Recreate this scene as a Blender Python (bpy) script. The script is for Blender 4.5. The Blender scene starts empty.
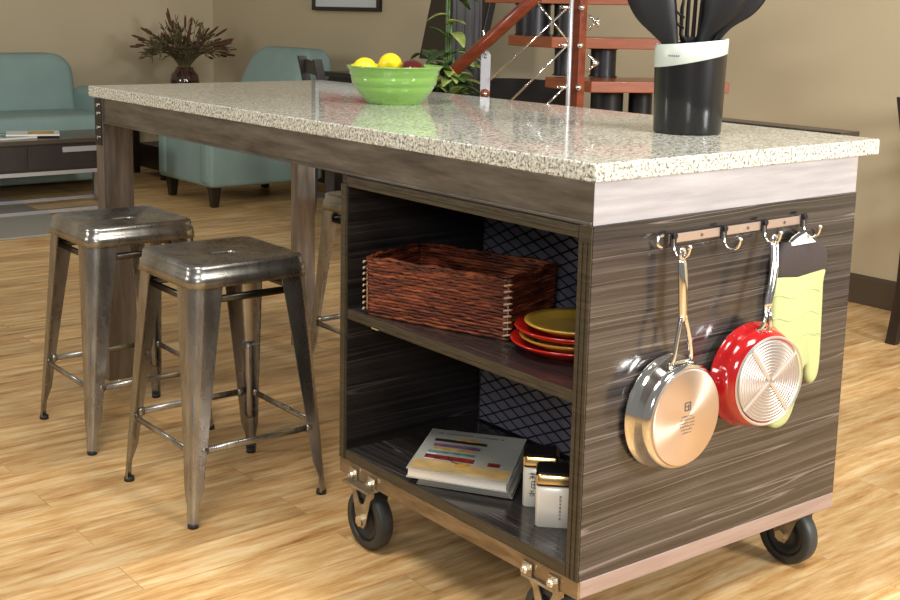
import bpy, bmesh, math, random
from math import sin, cos, pi, radians
from mathutils import Vector, Matrix
random.seed(7)
S = bpy.context.scene
COL = S.collection
V = Vector

# ------------------------------------------------------------------ materials
def new_mat(name):
    m = bpy.data.materials.new(name); m.use_nodes = True
    nt = m.node_tree; b = nt.nodes['Principled BSDF']
    return m, nt, b
def mat(name, col, rough=.5, metal=0, coat=0, spec=None, bump=0, bscale=200, var=0, vscale=8, stretch=(1,1,1), coat_rough=.05):
    m, nt, b = new_mat(name)
    b.inputs['Base Color'].default_value = (*col, 1)
    b.inputs['Roughness'].default_value = rough
    b.inputs['Metallic'].default_value = metal
    b.inputs['Coat Weight'].default_value = coat
    b.inputs['Coat Roughness'].default_value = coat_rough
    if spec is not None: b.inputs['Specular IOR Level'].default_value = spec
    tc = nt.nodes.new('ShaderNodeTexCoord'); mp = nt.nodes.new('ShaderNodeMapping')
    mp.inputs['Scale'].default_value = stretch
    nt.links.new(tc.outputs['Object'], mp.inputs['Vector'])
    if var:
        n = nt.nodes.new('ShaderNodeTexNoise'); n.inputs['Scale'].default_value = vscale; n.inputs['Detail'].default_value = 6
        nt.links.new(mp.outputs[0], n.inputs['Vector'])
        r = nt.nodes.new('ShaderNodeValToRGB')
        r.color_ramp.elements[0].position = .3; r.color_ramp.elements[1].position = .7
        r.color_ramp.elements[0].color = (*[c*(1-var) for c in col], 1)
        r.color_ramp.elements[1].color = (*[min(1, c*(1+var)) for c in col], 1)
        nt.links.new(n.outputs['Fac'], r.inputs['Fac']); nt.links.new(r.outputs[0], b.inputs['Base Color'])
    if bump:
        n2 = nt.nodes.new('ShaderNodeTexNoise'); n2.inputs['Scale'].default_value = bscale; n2.inputs['Detail'].default_value = 3
        nt.links.new(mp.outputs[0], n2.inputs['Vector'])
        bp = nt.nodes.new('ShaderNodeBump'); bp.inputs['Strength'].default_value = bump; bp.inputs['Distance'].default_value = .002
        nt.links.new(n2.outputs['Fac'], bp.inputs['Height']); nt.links.new(bp.outputs[0], b.inputs['Normal'])
    return m
def brushed(name, c1, c2, rough, metal, stretch, scale=6, mid=.5):
    m, nt, b = new_mat(name)
    tc = nt.nodes.new('ShaderNodeTexCoord'); mp = nt.nodes.new('ShaderNodeMapping'); mp.inputs['Scale'].default_value = stretch
    nt.links.new(tc.outputs['Object'], mp.inputs['Vector'])
    n = nt.nodes.new('ShaderNodeTexNoise'); n.inputs['Scale'].default_value = scale; n.inputs['Detail'].default_value = 8; n.inputs['Roughness'].default_value = .65
    nt.links.new(mp.outputs[0], n.inputs['Vector'])
    r = nt.nodes.new('ShaderNodeValToRGB'); r.color_ramp.elements[0].position = mid-.17; r.color_ramp.elements[1].position = mid+.17
    r.color_ramp.elements[0].color = (*c1, 1); r.color_ramp.elements[1].color = (*c2, 1)
    nt.links.new(n.outputs['Fac'], r.inputs['Fac']); nt.links.new(r.outputs[0], b.inputs['Base Color'])
    mr = nt.nodes.new('ShaderNodeMapRange'); mr.inputs['To Min'].default_value = rough-.08; mr.inputs['To Max'].default_value = rough+.1
    nt.links.new(n.outputs['Fac'], mr.inputs['Value']); nt.links.new(mr.outputs[0], b.inputs['Roughness'])
    b.inputs['Metallic'].default_value = metal
    bp = nt.nodes.new('ShaderNodeBump'); bp.inputs['Strength'].default_value = .08; bp.inputs['Distance'].default_value = .002
    nt.links.new(n.outputs['Fac'], bp.inputs['Height']); nt.links.new(bp.outputs[0], b.inputs['Normal'])
    return m
def laminate(name, axis, rough=.2, coat=.35, dark=1.0):
    """fine pale and dark streaks; axis = index of the axis across the streaks"""
    m, nt, b = new_mat(name)
    N = nt.nodes.new; Lk = nt.links.new
    tc = N('ShaderNodeTexCoord')
    wv = N('ShaderNodeTexNoise'); wv.inputs['Scale'].default_value = 1.6; wv.inputs['Detail'].default_value = 2
    Lk(tc.outputs['Object'], wv.inputs['Vector'])
    add = N('ShaderNodeVectorMath'); add.operation = 'MULTIPLY_ADD'; add.inputs[1].default_value = (.022, .022, .022)
    Lk(wv.outputs['Color'], add.inputs[0]); Lk(tc.outputs['Object'], add.inputs[2])
    def layer(along, across, detail, rgh):
        mp = N('ShaderNodeMapping'); sc_ = [along]*3; sc_[axis] = across; mp.inputs['Scale'].default_value = sc_
        Lk(add.outputs[0], mp.inputs['Vector'])
        n = N('ShaderNodeTexNoise'); n.inputs['Scale'].default_value = 1; n.inputs['Detail'].default_value = detail; n.inputs['Roughness'].default_value = rgh
        Lk(mp.outputs[0], n.inputs['Vector']); return n
    n1 = layer(.9, 105, 6, .75)
    r = N('ShaderNodeValToRGB'); e = r.color_ramp.elements; d = dark
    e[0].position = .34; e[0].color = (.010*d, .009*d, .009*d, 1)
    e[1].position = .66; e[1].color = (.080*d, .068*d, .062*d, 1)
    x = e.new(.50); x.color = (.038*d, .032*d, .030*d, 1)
    Lk(n1.outputs['Fac'], r.inputs['Fac'])
    n2 = layer(.6, 42, 1, .5)          # sparse thin pale lines: the level lines of a second noise
    sub = N('ShaderNodeMath'); sub.operation = 'SUBTRACT'; sub.inputs[1].default_value = .5; Lk(n2.outputs['Fac'], sub.inputs[0])
    ab = N('ShaderNodeMath'); ab.operation = 'ABSOLUTE'; Lk(sub.outputs[0], ab.inputs[0])
    mr = N('ShaderNodeMapRange'); mr.inputs['From Min'].default_value = 0; mr.inputs['From Max'].default_value = .010; mr.inputs['To Min'].default_value = .6; mr.inputs['To Max'].default_value = 0
    Lk(ab.outputs[0], mr.inputs['Value'])
    mx = N('ShaderNodeMixRGB'); mx.inputs[2].default_value = (.25*d, .215*d, .20*d, 1); Lk(mr.outputs[0], mx.inputs[0]); Lk(r.outputs[0], mx.inputs[1])
    Lk(mx.outputs[0], b.inputs['Base Color'])
    b.inputs['Roughness'].default_value = rough; b.inputs['Coat Weight'].default_value = coat; b.inputs['Coat Roughness'].default_value = .04
    return m
def quartz():
    m, nt, b = new_mat('speckled_quartz')
    tc = nt.nodes.new('ShaderNodeTexCoord')
    n = nt.nodes.new('ShaderNodeTexNoise'); n.inputs['Scale'].default_value = 170; n.inputs['Detail'].default_value = 3; n.inputs['Roughness'].default_value = .7
    nt.links.new(tc.outputs['Object'], n.inputs['Vector'])
    r = nt.nodes.new('ShaderNodeValToRGB'); e = r.color_ramp.elements
    e[0].position = .34; e[0].color = (.055, .05, .035, 1); e[1].position = .56; e[1].color = (.80, .80, .72, 1)
    x = e.new(.44); x.color = (.40, .39, .32, 1); x = e.new(.50); x.color = (.68, .68, .60, 1); x = e.new(.70); x.color = (.88, .88, .82, 1)
    nt.links.new(n.outputs['Fac'], r.inputs['Fac'])
    vo = nt.nodes.new('ShaderNodeTexVoronoi'); vo.inputs['Scale'].default_value = 150
    bw = nt.nodes.new('ShaderNodeRGBToBW')
    nt.links.new(tc.outputs['Object'], vo.inputs['Vector'])
    mx = nt.nodes.new('ShaderNodeMixRGB'); mx.blend_type = 'MULTIPLY'; mx.inputs[0].default_value = .35
    nt.links.new(r.outputs[0], mx.inputs[1]); nt.links.new(vo.outputs['Color'], bw.inputs[0]); nt.links.new(bw.outputs[0], mx.inputs[2])
    nt.links.new(mx.outputs[0], b.inputs['Base Color'])
    b.inputs['Roughness'].default_value = .05; b.inputs['IOR'].default_value = 1.5
    return m
def wood_floor():
    m, nt, b = new_mat('plank_floor')
    tc = nt.nodes.new('ShaderNodeTexCoord')
    br = nt.nodes.new('ShaderNodeTexBrick')
    br.inputs['Scale'].default_value = 1; br.inputs['Brick Width'].default_value = 1.25; br.inputs['Row Height'].default_value = .125
    br.inputs['Mortar Size'].default_value = .0012; br.inputs['Mortar Smooth'].default_value = .4; br.offset = .37; br.offset_frequency = 2
    br.inputs['Color1'].default_value = (0, 0, 0, 1); br.inputs['Color2'].default_value = (1, 1, 1, 1); br.inputs['Mortar'].default_value = (.5, .5, .5, 1)
    nt.links.new(tc.outputs['Object'], br.inputs['Vector'])
    mp = nt.nodes.new('ShaderNodeMapping'); mp.inputs['Scale'].default_value = (1.6, 13, 1)
    off = nt.nodes.new('ShaderNodeVectorMath'); off.operation = 'MULTIPLY_ADD'; off.inputs[1].default_value = (7, 3, 0)
    nt.links.new(br.outputs['Color'], off.inputs[0]); nt.links.new(tc.outputs['Object'], off.inputs[2]); nt.links.new(off.outputs[0], mp.inputs['Vector'])
    n = nt.nodes.new('ShaderNodeTexNoise'); n.inputs['Scale'].default_value = 2.3; n.inputs['Detail'].default_value = 9; n.inputs['Roughness'].default_value = .70; n.inputs['Distortion'].default_value = .2
    nt.links.new(mp.outputs[0], n.inputs['Vector'])
    r = nt.nodes.new('ShaderNodeValToRGB'); e = r.color_ramp.elements
    e[0].position = .31; e[0].color = (.30, .12, .032, 1); e[1].position = .50; e[1].color = (.67, .415, .175, 1)
    x = e.new(.40); x.color = (.52, .285, .10, 1); x = e.new(.64); x.color = (.82, .61, .33, 1)
    nt.links.new(n.outputs['Fac'], r.inputs['Fac'])
    hs = nt.nodes.new('ShaderNodeMapRange'); hs.inputs['To Min'].default_value = .80; hs.inputs['To Max'].default_value = 1.10
    nt.links.new(br.outputs['Color'], hs.inputs['Value'])
    mul = nt.nodes.new('ShaderNodeVectorMath'); mul.operation = 'SCALE'
    nt.links.new(r.outputs[0], mul.inputs[0]); nt.links.new(hs.outputs[0], mul.inputs['Scale'])
    mx = nt.nodes.new('ShaderNodeMixRGB'); mx.inputs[2].default_value = (.30, .15, .05, 1)
    fm = nt.nodes.new('ShaderNodeMath'); fm.operation = 'MULTIPLY'; fm.inputs[1].default_value = .6
    nt.links.new(br.outputs['Fac'], fm.inputs[0]); nt.links.new(fm.outputs[0], mx.inputs[0]); nt.links.new(mul.outputs[0], mx.inputs[1])
    nt.links.new(mx.outputs[0], b.inputs['Base Color'])
    b.inputs['Roughness'].default_value = .42
    return m
def wicker_mat():
    m, nt, b = new_mat('wicker')
    tc = nt.nodes.new('ShaderNodeTexCoord'); mp = nt.nodes.new('ShaderNodeMapping'); mp.inputs['Scale'].default_value = (10, 10, 90)
    nt.links.new(tc.outputs['Object'], mp.inputs['Vector'])
    n = nt.nodes.new('ShaderNodeTexNoise'); n.inputs['Scale'].default_value = 1.5; n.inputs['Detail'].default_value = 4
    nt.links.new(mp.outputs[0], n.inputs['Vector'])
    r = nt.nodes.new('ShaderNodeValToRGB'); e = r.color_ramp.elements
    e[0].position = .3; e[0].color = (.022, .005, .002, 1); e[1].position = .70; e[1].color = (.32, .085, .028, 1); x = e.new(.5); x.color = (.11, .020, .007, 1)
    nt.links.new(n.outputs['Fac'], r.inputs['Fac']); nt.links.new(r.outputs[0], b.inputs['Base Color'])
    b.inputs['Roughness'].default_value = .4
    return m

M = {}
M['quartz'] = quartz()
M['floor'] = wood_floor()
M['wall'] = mat('beige_wall', (.52, .44, .295), .75, bump=.12, bscale=140, var=.03, vscale=2)
M['baseboard'] = mat('brown_baseboard', (.085, .058, .035), .5)
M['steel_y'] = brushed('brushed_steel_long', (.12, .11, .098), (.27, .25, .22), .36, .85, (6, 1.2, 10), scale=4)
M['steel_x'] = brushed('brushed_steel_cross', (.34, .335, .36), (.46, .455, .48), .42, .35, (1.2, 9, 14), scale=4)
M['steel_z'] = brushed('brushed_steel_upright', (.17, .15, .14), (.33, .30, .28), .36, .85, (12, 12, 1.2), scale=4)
M['deck_steel'] = brushed('worn_deck_steel', (.16, .115, .065), (.36, .27, .17), .42, .7, (6, 1.5, 10))
M['stool'] = brushed('gunmetal', (.22, .21, .195), (.44, .43, .405), .27, .92, (3, 3, 1), scale=5)
M['stool_dark'] = mat('stool_brace_metal', (.10, .095, .085), .35, 1)
M['rubber'] = mat('black_rubber', (.018, .018, .018), .55)
M['tyre'] = mat('grey_rubber_tyre', (.035, .038, .036), .5, var=.2)
M['caster'] = brushed('zinc_plate', (.26, .21, .14), (.48, .42, .32), .35, .85, (3, 3, 3), scale=10)
M['chrome'] = mat('chrome', (.80, .80, .79), .08, 1)
M['bolt'] = mat('bright_bolt', (.8, .77, .7), .2, 1)
M['lam_x'] = laminate('zebra_laminate_end', 2, .2, .35)
M['lam_y'] = laminate('zebra_laminate_deck', 0, .22, .25, dark=.8)
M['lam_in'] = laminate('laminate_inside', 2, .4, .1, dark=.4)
M['edge'] = brushed('laminate_edge', (.028, .022, .013), (.075, .06, .036), .4, .1, (4, 3, 40))
M['backing'] = mat('lilac_grey_backing', (.20, .19, .235), .5)
M['mesh'] = mat('black_wire', (.012, .012, .014), .4, .3)
M['wicker'] = wicker_mat()
M['wicker_light'] = mat('pale_wicker_binding', (.55, .38, .24), .5)
M['red_enamel'] = mat('red_enamel', (.42, .006, .008), .12, coat=.8)
M['red_plate'] = mat('red_glaze', (.48, .012, .008), .2, coat=.5)
M['gold_plate'] = mat('mustard_glaze', (.62, .38, .05), .22, coat=.5)
M['pan_steel'] = mat('polished_steel', (.78, .76, .72), .10, 1)
M['copper_base'] = brushed('satin_pan_base', (.60, .47, .38), (.68, .55, .45), .34, .85, (1, 1, 1), scale=2)
M['alu_base'] = mat('ribbed_aluminium', (.42, .37, .34), .35, .6)
M['alu_groove'] = mat('pan_base_grooves', (.58, .56, .54), .3, .7)
for k_ in ('copper_base', 'alu_base', 'alu_groove'):     # spun metal: highlights fan out from the centre
    nt_ = M[k_].node_tree; tg_ = nt_.nodes.new('ShaderNodeTangent'); tg_.direction_type = 'RADIAL'; tg_.axis = 'Y'
    b_ = nt_.nodes['Principled BSDF']; b_.inputs['Anisotropic'].default_value = .85; nt_.links.new(tg_.outputs[0], b_.inputs['Tangent'])
M['mark'] = mat('dark_grey_mark', (.10, .09, .085), .6)
M['black_inside'] = mat('nonstick_black', (.015, .015, .015), .35)
M['mitt_green'] = mat('lime_silicone', (.42, .48, .22), .5, bump=.3, bscale=70)
M['mitt_dark'] = mat('charcoal_cloth', (.045, .035, .034), .85, bump=.4, bscale=300)
M['mitt_white'] = mat('white_lining', (.85, .84, .82), .8)
M['bowl'] = mat('green_ceramic', (.20, .40, .075), .14, coat=.6)
M['lemon'] = mat('lemon_peel', (.85, .66, .02), .35, bump=.25, bscale=160)
M['apple'] = mat('dark_red_peel', (.085, .008, .008), .2, coat=.3)
M['stem'] = mat('brown_stem', (.08, .05, .02), .7)
M['crock'] = mat('gloss_black', (.006, .0055, .006), .35, coat=.35, spec=.25, coat_rough=.07)
M['crock_band'] = mat('silver_band', (.55, .60, .55), .4, .2)
M['nylon'] = mat('black_nylon', (.008, .008, .009), .42, spec=.25)
M['paper'] = mat('white_pages', (.80, .76, .68), .7)
M['cover'] = mat('pale_cover', (.50, .50, .44), .25, coat=.4, var=.15, vscale=12)
M['cover_tan'] = mat('tan_cover', (.66, .44, .18), .35, coat=.4, var=.2, vscale=30)
M['cover_red'] = mat('red_print', (.25, .03, .02), .4, var=.5, vscale=60)
M['cover_teal'] = mat('teal_print', (.14, .28, .28), .4, var=.4, vscale=50)
M['cover_mauve'] = mat('mauve_print', (.24, .12, .20), .4, var=.4, vscale=50)
M['cover_dark'] = mat('dark_print', (.05, .025, .025), .4, var=.4, vscale=50)
M['cover_yellow'] = mat('yellow_print', (.6, .36, .08), .4, var=.4, vscale=50)
M['cover_white'] = mat('white_print', (.8, .8, .76), .4)
M['grey_pages'] = mat('grey_pages', (.30, .29, .25), .6)
M['tin'] = mat('cream_tin', (.80, .75, .64), .28, coat=.3)
M['gold'] = mat('brass_lid', (.62, .46, .22), .22, 1)
M['teal'] = mat('teal_upholstery', (.235, .335, .315), .85, bump=.3, bscale=350, var=.06, vscale=6)
M['base_steel'] = brushed('pinkish_worn_steel', (.34, .26, .235), (.44, .35, .32), .42, .45, (1.2, 9, 20), scale=4)
M['dark_wood'] = mat('espresso_wood', (.016, .010, .008), .35, coat=.15, var=.3, stretch=(3, 3, 1))
M['table_top'] = mat('espresso_table_top', (.060, .042, .030), .3, coat=.2)
M['alu'] = mat('satin_aluminium', (.42, .41, .40), .4, .8)
M['red_wood'] = mat('cherry_wood', (.17, .030, .012), .28, coat=.4, var=.25, vscale=6, stretch=(2, 2, 8))
M['tread'] = mat('orange_cherry_tread', (.27, .070, .024), .35, coat=.3, var=.2, vscale=5, stretch=(2, 2, 20))
M['cut_wood'] = mat('pale_end_grain', (.70, .33, .12), .6)
M['black_metal'] = mat('black_powder_coat', (.011, .011, .014), .35, .2)
M['white_metal'] = mat('silver_strap', (.42, .42, .45), .35, .5)
M['rail_steel'] = mat('warm_rail_steel', (.52, .42, .36), .35, .7)
M['screen'] = mat('dark_screen', (.010, .006, .006), .3)
M['grey_panel'] = mat('charcoal_panel', (.050, .048, .050), .55, var=.3, vscale=12, stretch=(14, 14, .6))
M['black_fabric'] = mat('black_upholstery', (.012, .011, .012), .7)
M['leaf'] = mat('dark_green_leaf', (.045, .10, .022), .35, var=.5, vscale=30)
M['leaf_pale'] = mat('yellow_green_leaf', (.30, .38, .10), .4, var=.4, vscale=30)
M['dry'] = mat('dried_stalk', (.11, .085, .035), .8, var=.4, vscale=20)
M['dry_red'] = mat('rust_seed_head', (.10, .035, .016), .8, var=.4, vscale=60)
M['vase'] = mat('mottled_brown_glass', (.045, .015, .009), .12, coat=.8, var=.8, vscale=30)
M['frame'] = mat('black_frame', (.012, .011, .010), .3)
M['mat_board'] = mat('white_mat_board', (.62, .68, .70), .6)
M['rug'] = mat('grey_rug', (.30, .28, .23), .95, bump=.6, bscale=400, var=.1, vscale=80)
M['pot'] = mat('dark_pot', (.05, .04, .035), .5)
def art_mat():
    m, nt, b = new_mat('abstract_red_print')
    tc = nt.nodes.new('ShaderNodeTexCoord')
    n = nt.nodes.new('ShaderNodeTexNoise'); n.inputs['Scale'].default_value = 3.2; n.inputs['Detail'].default_value = 2; n.inputs['Distortion'].default_value = 1.5
    nt.links.new(tc.outputs['Object'], n.inputs['Vector'])
    r = nt.nodes.new('ShaderNodeValToRGB'); r.color_ramp.interpolation = 'CONSTANT'; e = r.color_ramp.elements
    e[0].color = (.05, .03, .03, 1); e[0].position = 0; e[1].position = .42; e[1].color = (.42, .07, .05, 1); x = e.new(.60); x.color = (.34, .12, .10, 1)
    nt.links.new(n.outputs['Fac'], r.inputs['Fac']); nt.links.new(r.outputs[0], b.inputs['Base Color']); b.inputs['Roughness'].default_value = .4
    return m
M['art'] = art_mat()

# ------------------------------------------------------------------ mesh helpers
def link(name, bm, m, parent=None, smooth=False, bevel=0, seg=2, solid=0, subd=0):
    me = bpy.data.meshes.new(name)
    bmesh.ops.recalc_face_normals(bm, faces=bm.faces[:])
    bm.to_mesh(me); bm.free()
    ms = m if isinstance(m, (list, tuple)) else [m]
    for k in ms: me.materials.append(M[k])
    if smooth:
        for p in me.polygons: p.use_smooth = True
    o = bpy.data.objects.new(name, me); COL.objects.link(o)
    if parent: o.parent = parent
    if bevel:
        md = o.modifiers.new('b', 'BEVEL'); md.width = bevel; md.segments = seg; md.limit_method = 'ANGLE'; md.angle_limit = radians(40)
        for p in me.polygons: p.use_smooth = True
        md.harden_normals = True
    if solid:
        md = o.modifiers.new('s', 'SOLIDIFY'); md.thickness = solid; md.offset = 0
    if subd:
        md = o.modifiers.new('u', 'SUBSURF'); md.levels = subd; md.render_levels = subd
    return o
def B(): return bmesh.new()
def box(bm, lo, hi, mi=0):
    vs = [bm.verts.new((x, y, z)) for z in (lo[2], hi[2]) for y in (lo[1], hi[1]) for x in (lo[0], hi[0])]
    fs = []
    for q in ((0,1,3,2), (4,6,7,5), (0,4,5,1), (2,3,7,6), (0,2,6,4), (1,5,7,3)):
        f = bm.faces.new([vs[i] for i in q]); f.material_index = mi; fs.append(f)
    return vs
def hexa(bm, pts, mi=0):
    """eight points: four of the bottom ring then four of the top ring"""
    vs = [bm.verts.new(p) for p in pts]
    for q in ((3,2,1,0), (4,5,6,7), (0,1,5,4), (1,2,6,5), (2,3,7,6), (3,0,4,7)):
        bm.faces.new([vs[i] for i in q]).material_index = mi
    return vs
def loft(bm, rings, closed=True, cap0=False, cap1=False, mi=0, loop=False):
    R = [[bm.verts.new(p) for p in r] for r in rings]
    n = len(R[0])
    pairs = list(zip(R, R[1:])) + ([(R[-1], R[0])] if loop else [])
    for a, b in pairs:
        for i in range(n if closed else n-1):
            j = (i+1) % n
            bm.faces.new((a[i], a[j], b[j], b[i])).material_index = mi
    if cap0: bm.faces.new(R[0][::-1]).material_index = mi
    if cap1: bm.faces.new(R[-1]).material_index = mi
    return R
def lathe(bm, prof, c=(0,0,0), axis='z', n=32, cap0=False, cap1=False, mi=0):
    rings = []
    for r, h in prof:
        ring = []
        for k in range(n):
            a = 2*pi*k/n
            u, v = max(r, .0002)*cos(a), max(r, .0002)*sin(a)
            p = (u, v, h) if axis == 'z' else ((h, u, v) if axis == 'x' else (u, h, v))
            ring.append(V(c)+V(p))
        rings.append(ring)
    return loft(bm, rings, True, cap0, cap1, mi)
def tube(bm, pts, r, n=8, cap=True, flat=1.0, up=None, mi=0):
    pts = [V(p) for p in pts]; rr = r if isinstance(r, (list, tuple)) else [r]*len(pts)
    rings = []; prev = None
    for i, p in enumerate(pts):
        t = (pts[min(i+1, len(pts)-1)] - pts[max(i-1, 0)])
        t.normalize()
        if prev is None:
            a = V(up) if up else (V((0,0,1)) if abs(t.z) < .9 else V((1,0,0)))
        else: a = prev
        nrm = (a - t*a.dot(t)).normalized(); bn = t.cross(nrm); prev = nrm
        rings.append([p + nrm*(rr[i]*flat*cos(2*pi*k/n)) + bn*(rr[i]*sin(2*pi*k/n)) for k in range(n)])
    loft(bm, rings, True, cap, cap, mi)
def curve(pts, n=8):
    """catmull-rom resampling"""
    P = [V(p) for p in pts]; out = []
    for i in range(len(P)-1):
        a, b, c, d = P[max(i-1, 0)], P[i], P[i+1], P[min(i+2, len(P)-1)]
        for k in range(n):
            t = k/n
            out.append(.5*((2*b)+(c-a)*t+(2*a-5*b+4*c-d)*t*t+(3*b-a-3*c+d)*t**3))
    out.append(P[-1]); return out
def cyl(bm, a, b, r, n=16, mi=0): tube(bm, [a, b], r, n, mi=mi)
def prism(bm, poly, f, d0, d1, mi=0):
    """poly in 2D; f(u,v,d) -> 3D; extruded from d0 to d1"""
    a = [bm.verts.new(f(u, v, d0)) for u, v in poly]; b = [bm.verts.new(f(u, v, d1)) for u, v in poly]
    n = len(poly)
    bm.faces.new(a).material_index = mi; bm.faces.new(b[::-1]).material_index = mi
    for i in range(n):
        j = (i+1) % n
        bm.faces.new((a[i], b[i], b[j], a[j])).material_index = mi
def rrect(hx, hy, r, z, k=5, cx=0, cy=0):
    pts = []
    r = min(r, hx, hy)
    for q, (sx, sy) in enumerate(((1,1), (-1,1), (-1,-1), (1,-1))):
        for i in range(k+1):
            a = (q + i/k)*pi/2
            pts.append(V((cx+sx*(hx-r)+r*cos(a), cy+sy*(hy-r)+r*sin(a), z)))
    return pts
def ball(bm, c, r, n=16, sq=(1,1,1), mi=0):
    prof = [(r*sin(pi*i/10), -r*cos(pi*i/10)) for i in range(11)]
    R = lathe(bm, prof, (0,0,0), 'z', n, mi=mi)
    for ring in R:
        for v in ring: v.co = V((v.co.x*sq[0], v.co.y*sq[1], v.co.z*sq[2])) + V(c)
def cushion(bm, lo, hi, r, mi=0, k=4):
    """rounded box"""
    lo, hi = V(lo), V(hi); c = (lo+hi)/2; h = (hi-lo)/2
    rings = []
    for i in range(k+1):
        a = pi/2*i/k
        rings.append(rrect(h.x-r+r*sin(a), h.y-r+r*sin(a), r, lo.z+r-r*cos(a), k, c.x, c.y))
    for i in range(k+1):
        a = pi/2*i/k
        rings.append(rrect(h.x-r+r*cos(a), h.y-r+r*cos(a), r, hi.z-r+r*sin(a), k, c.x, c.y))
    loft(bm, rings, True, True, True, mi)
def thing(name, loc, rz=0, label=None, cat=None, group=None):
    o = bpy.data.objects.new(name, None); COL.objects.link(o); o.empty_display_size = .05
    o.location = loc; o.rotation_euler = (0, 0, rz)
    return tag(o, label, cat, group)
def tag(o, label=None, cat=None, group=None, kind=None):
    if label: o['label'] = label
    if cat: o['category'] = cat
    if group: o['group'] = group
    if kind: o['kind'] = kind
    return o
def copy_tree(o, parent=None):
    c = o.copy(); COL.objects.link(c)
    if parent: c.parent = parent
    for ch in list(o.children): copy_tree(ch, c)
    return c

# ------------------------------------------------------------------ setting
WX, WY = 2.97, 6.94
bm = B(); box(bm, (-4.5, -4.5, -.05), (WX, WY, 0)); tag(link('floor', bm, 'floor'), kind='structure')
bm = B(); box(bm, (WX, -4.5, -.05), (WX+.1, WY+.1, 2.9)); tag(link('wall_right', bm, 'wall'), kind='structure')
bm = B(); box(bm, (-4.5, WY, -.05), (WX, WY+.1, 2.9)); tag(link('wall_back', bm, 'wall'), kind='structure')
def molding(name, f, a, b):
    bm = B(); prism(bm, [(0, 0), (.014, 0), (.014, .105), (.009, .117), (0, .12)], f, a, b)
    tag(link(name, bm, 'baseboard'), kind='structure')
molding('baseboard_right', lambda u, v, d: (WX-u, d, v), -4.5, WY-.014)
molding('baseboard_back', lambda u, v, d: (d, WY-u, v), -4.5, WX)

# ------------------------------------------------------------------ island: worktop
W, L, H, TH = .823, 2.096, .914, .032
bm = B(); box(bm, (0, 0, H-TH), (W, L, H))
tag(link('worktop', bm, 'quartz', bevel=.003), 'pale speckled quartz worktop with polished top on the steel island frame', 'worktop')

# ------------------------------------------------------------------ island: steel frame
AZ0, AZ1 = .810, H-TH
XE, YE = .753, 2.042
T = thing('table_frame', (.38, 1.0, 0), 0, 'brushed steel table frame with deep apron and two far legs under the quartz worktop', 'table')
def fr(name, bm, m, bevel=.0015, **k):
    for v in bm.verts: v.co -= V((.38, 1.0, 0))
    return link(name, bm, m, T, bevel=bevel, **k)
def apron_side(x0, x1, y0, y1):
    bm = B()
    box(bm, (x0, y0, AZ0), (x1, y1, AZ1))
    return bm
bm = apron_side(.003, .022, .0035, YE); box(bm, (-.0005, .004, AZ0), (.003, YE-.002, AZ0+.006)); fr('apron', bm, 'steel_y')
bm = apron_side(.0222, XE, .003, .022); box(bm, (.0035, .0028, AZ0), (.0222, .0034, AZ1)); fr('apron', bm, 'steel_x', 0)
bm = apron_side(XE-.019, XE, .022, YE); fr('apron', bm, 'steel_y')
bm = apron_side(.022, XE-.019, YE-.019, YE); fr('apron', bm, 'steel_x')
for lx, sx, lw in ((-.001, 1, .093), (XE-.0225, -1, .070)):
    bm = B()
    a, b = sorted((lx, lx+sx*.005)); box(bm, (a, YE-.045, .03), (b, YE+.001, AZ1-.001))
    a, b = sorted((lx, lx+sx*lw)); box(bm, (a, YE-.050, .03), (b, YE-.045, AZ0-.0))
    a, b = sorted((lx+sx*(lw-.005), lx+sx*lw)); box(bm, (a, YE-.045, .03), (b, YE-.01, AZ0))
    lg = fr('leg', bm, 'steel_z')
    bm = B(); a, b = sorted((lx, lx-sx*.002)); box(bm, (a, YE-.045, .745), (b, YE+.001, AZ1-.001)); o = fr('flange_strip', bm, 'black_metal', 0); o.parent = lg  # dark strip laid over the upper part of the leg flange
    for z in (.862, .838, .797, .768):
        bm = B(); cyl(bm, (lx-sx*.002, YE-.024, z), (lx-sx*.006, YE-.024, z), .0055, 8)
        o = fr('bolt', bm, 'bolt', 0); o.parent = lg
    bm = B(); cyl(bm, (lx+sx*.045, YE-.025, 0), (lx+sx*.045, YE-.025, .012), .02, 16); cyl(bm, (lx+sx*.045, YE-.025, .012), (lx+sx*.045, YE-.025, .04), .006, 8)
    box(bm, (min(lx, lx+sx*(lw-.005)), YE-.047, .030), (max(lx, lx+sx*(lw-.005)), YE-.010, .034))
    o = fr('levelling_foot', bm, 'chrome', 0); o.parent = lg

# ------------------------------------------------------------------ island: rolling cabinet
D = .742; ZB, ZD = .150, .183; DK = .205
def sk(p):                       # the deck sags a little towards the far side
    p = V(p)
    if p.z < .3: p.z -= .014*max(0, p.x)/.753
    return p
C = thing('storage_cabinet', (.38, .37, 0), 0, 'dark striped laminate cabinet on casters with open shelves under the island worktop', 'cabinet')
def cb(name, bm, m, bevel=.001, parent=None, **k):
    for v in bm.verts: v.co = sk(v.co) - V((.38, .37, 0))
    return link(name, bm, m, parent or C, bevel=bevel, **k)
bm = B(); box(bm, (.002, 0, ZD), (XE, .030, AZ0-.0005)); cb('end_panel', bm, 'lam_x')
bm = B(); box(bm, (-.001, .001, ZD), (.0018, .031, AZ0-.001)); box(bm, (-.003, .009, ZD), (-.001, .0125, AZ0-.03)); box(bm, (-.003, .020, ZD), (-.001, .0235, AZ0-.03)); cb('edge_strip', bm, 'edge')
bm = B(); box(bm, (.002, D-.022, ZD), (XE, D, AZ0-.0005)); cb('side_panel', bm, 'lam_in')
bm = B(); box(bm, (-.002, D-.0225, ZD), (.0018, D+.0005, .79)); box(bm, (-.004, D-.020, ZD), (-.002, D-.017, .785)); cb('edge_strip', bm, 'edge')
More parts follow.
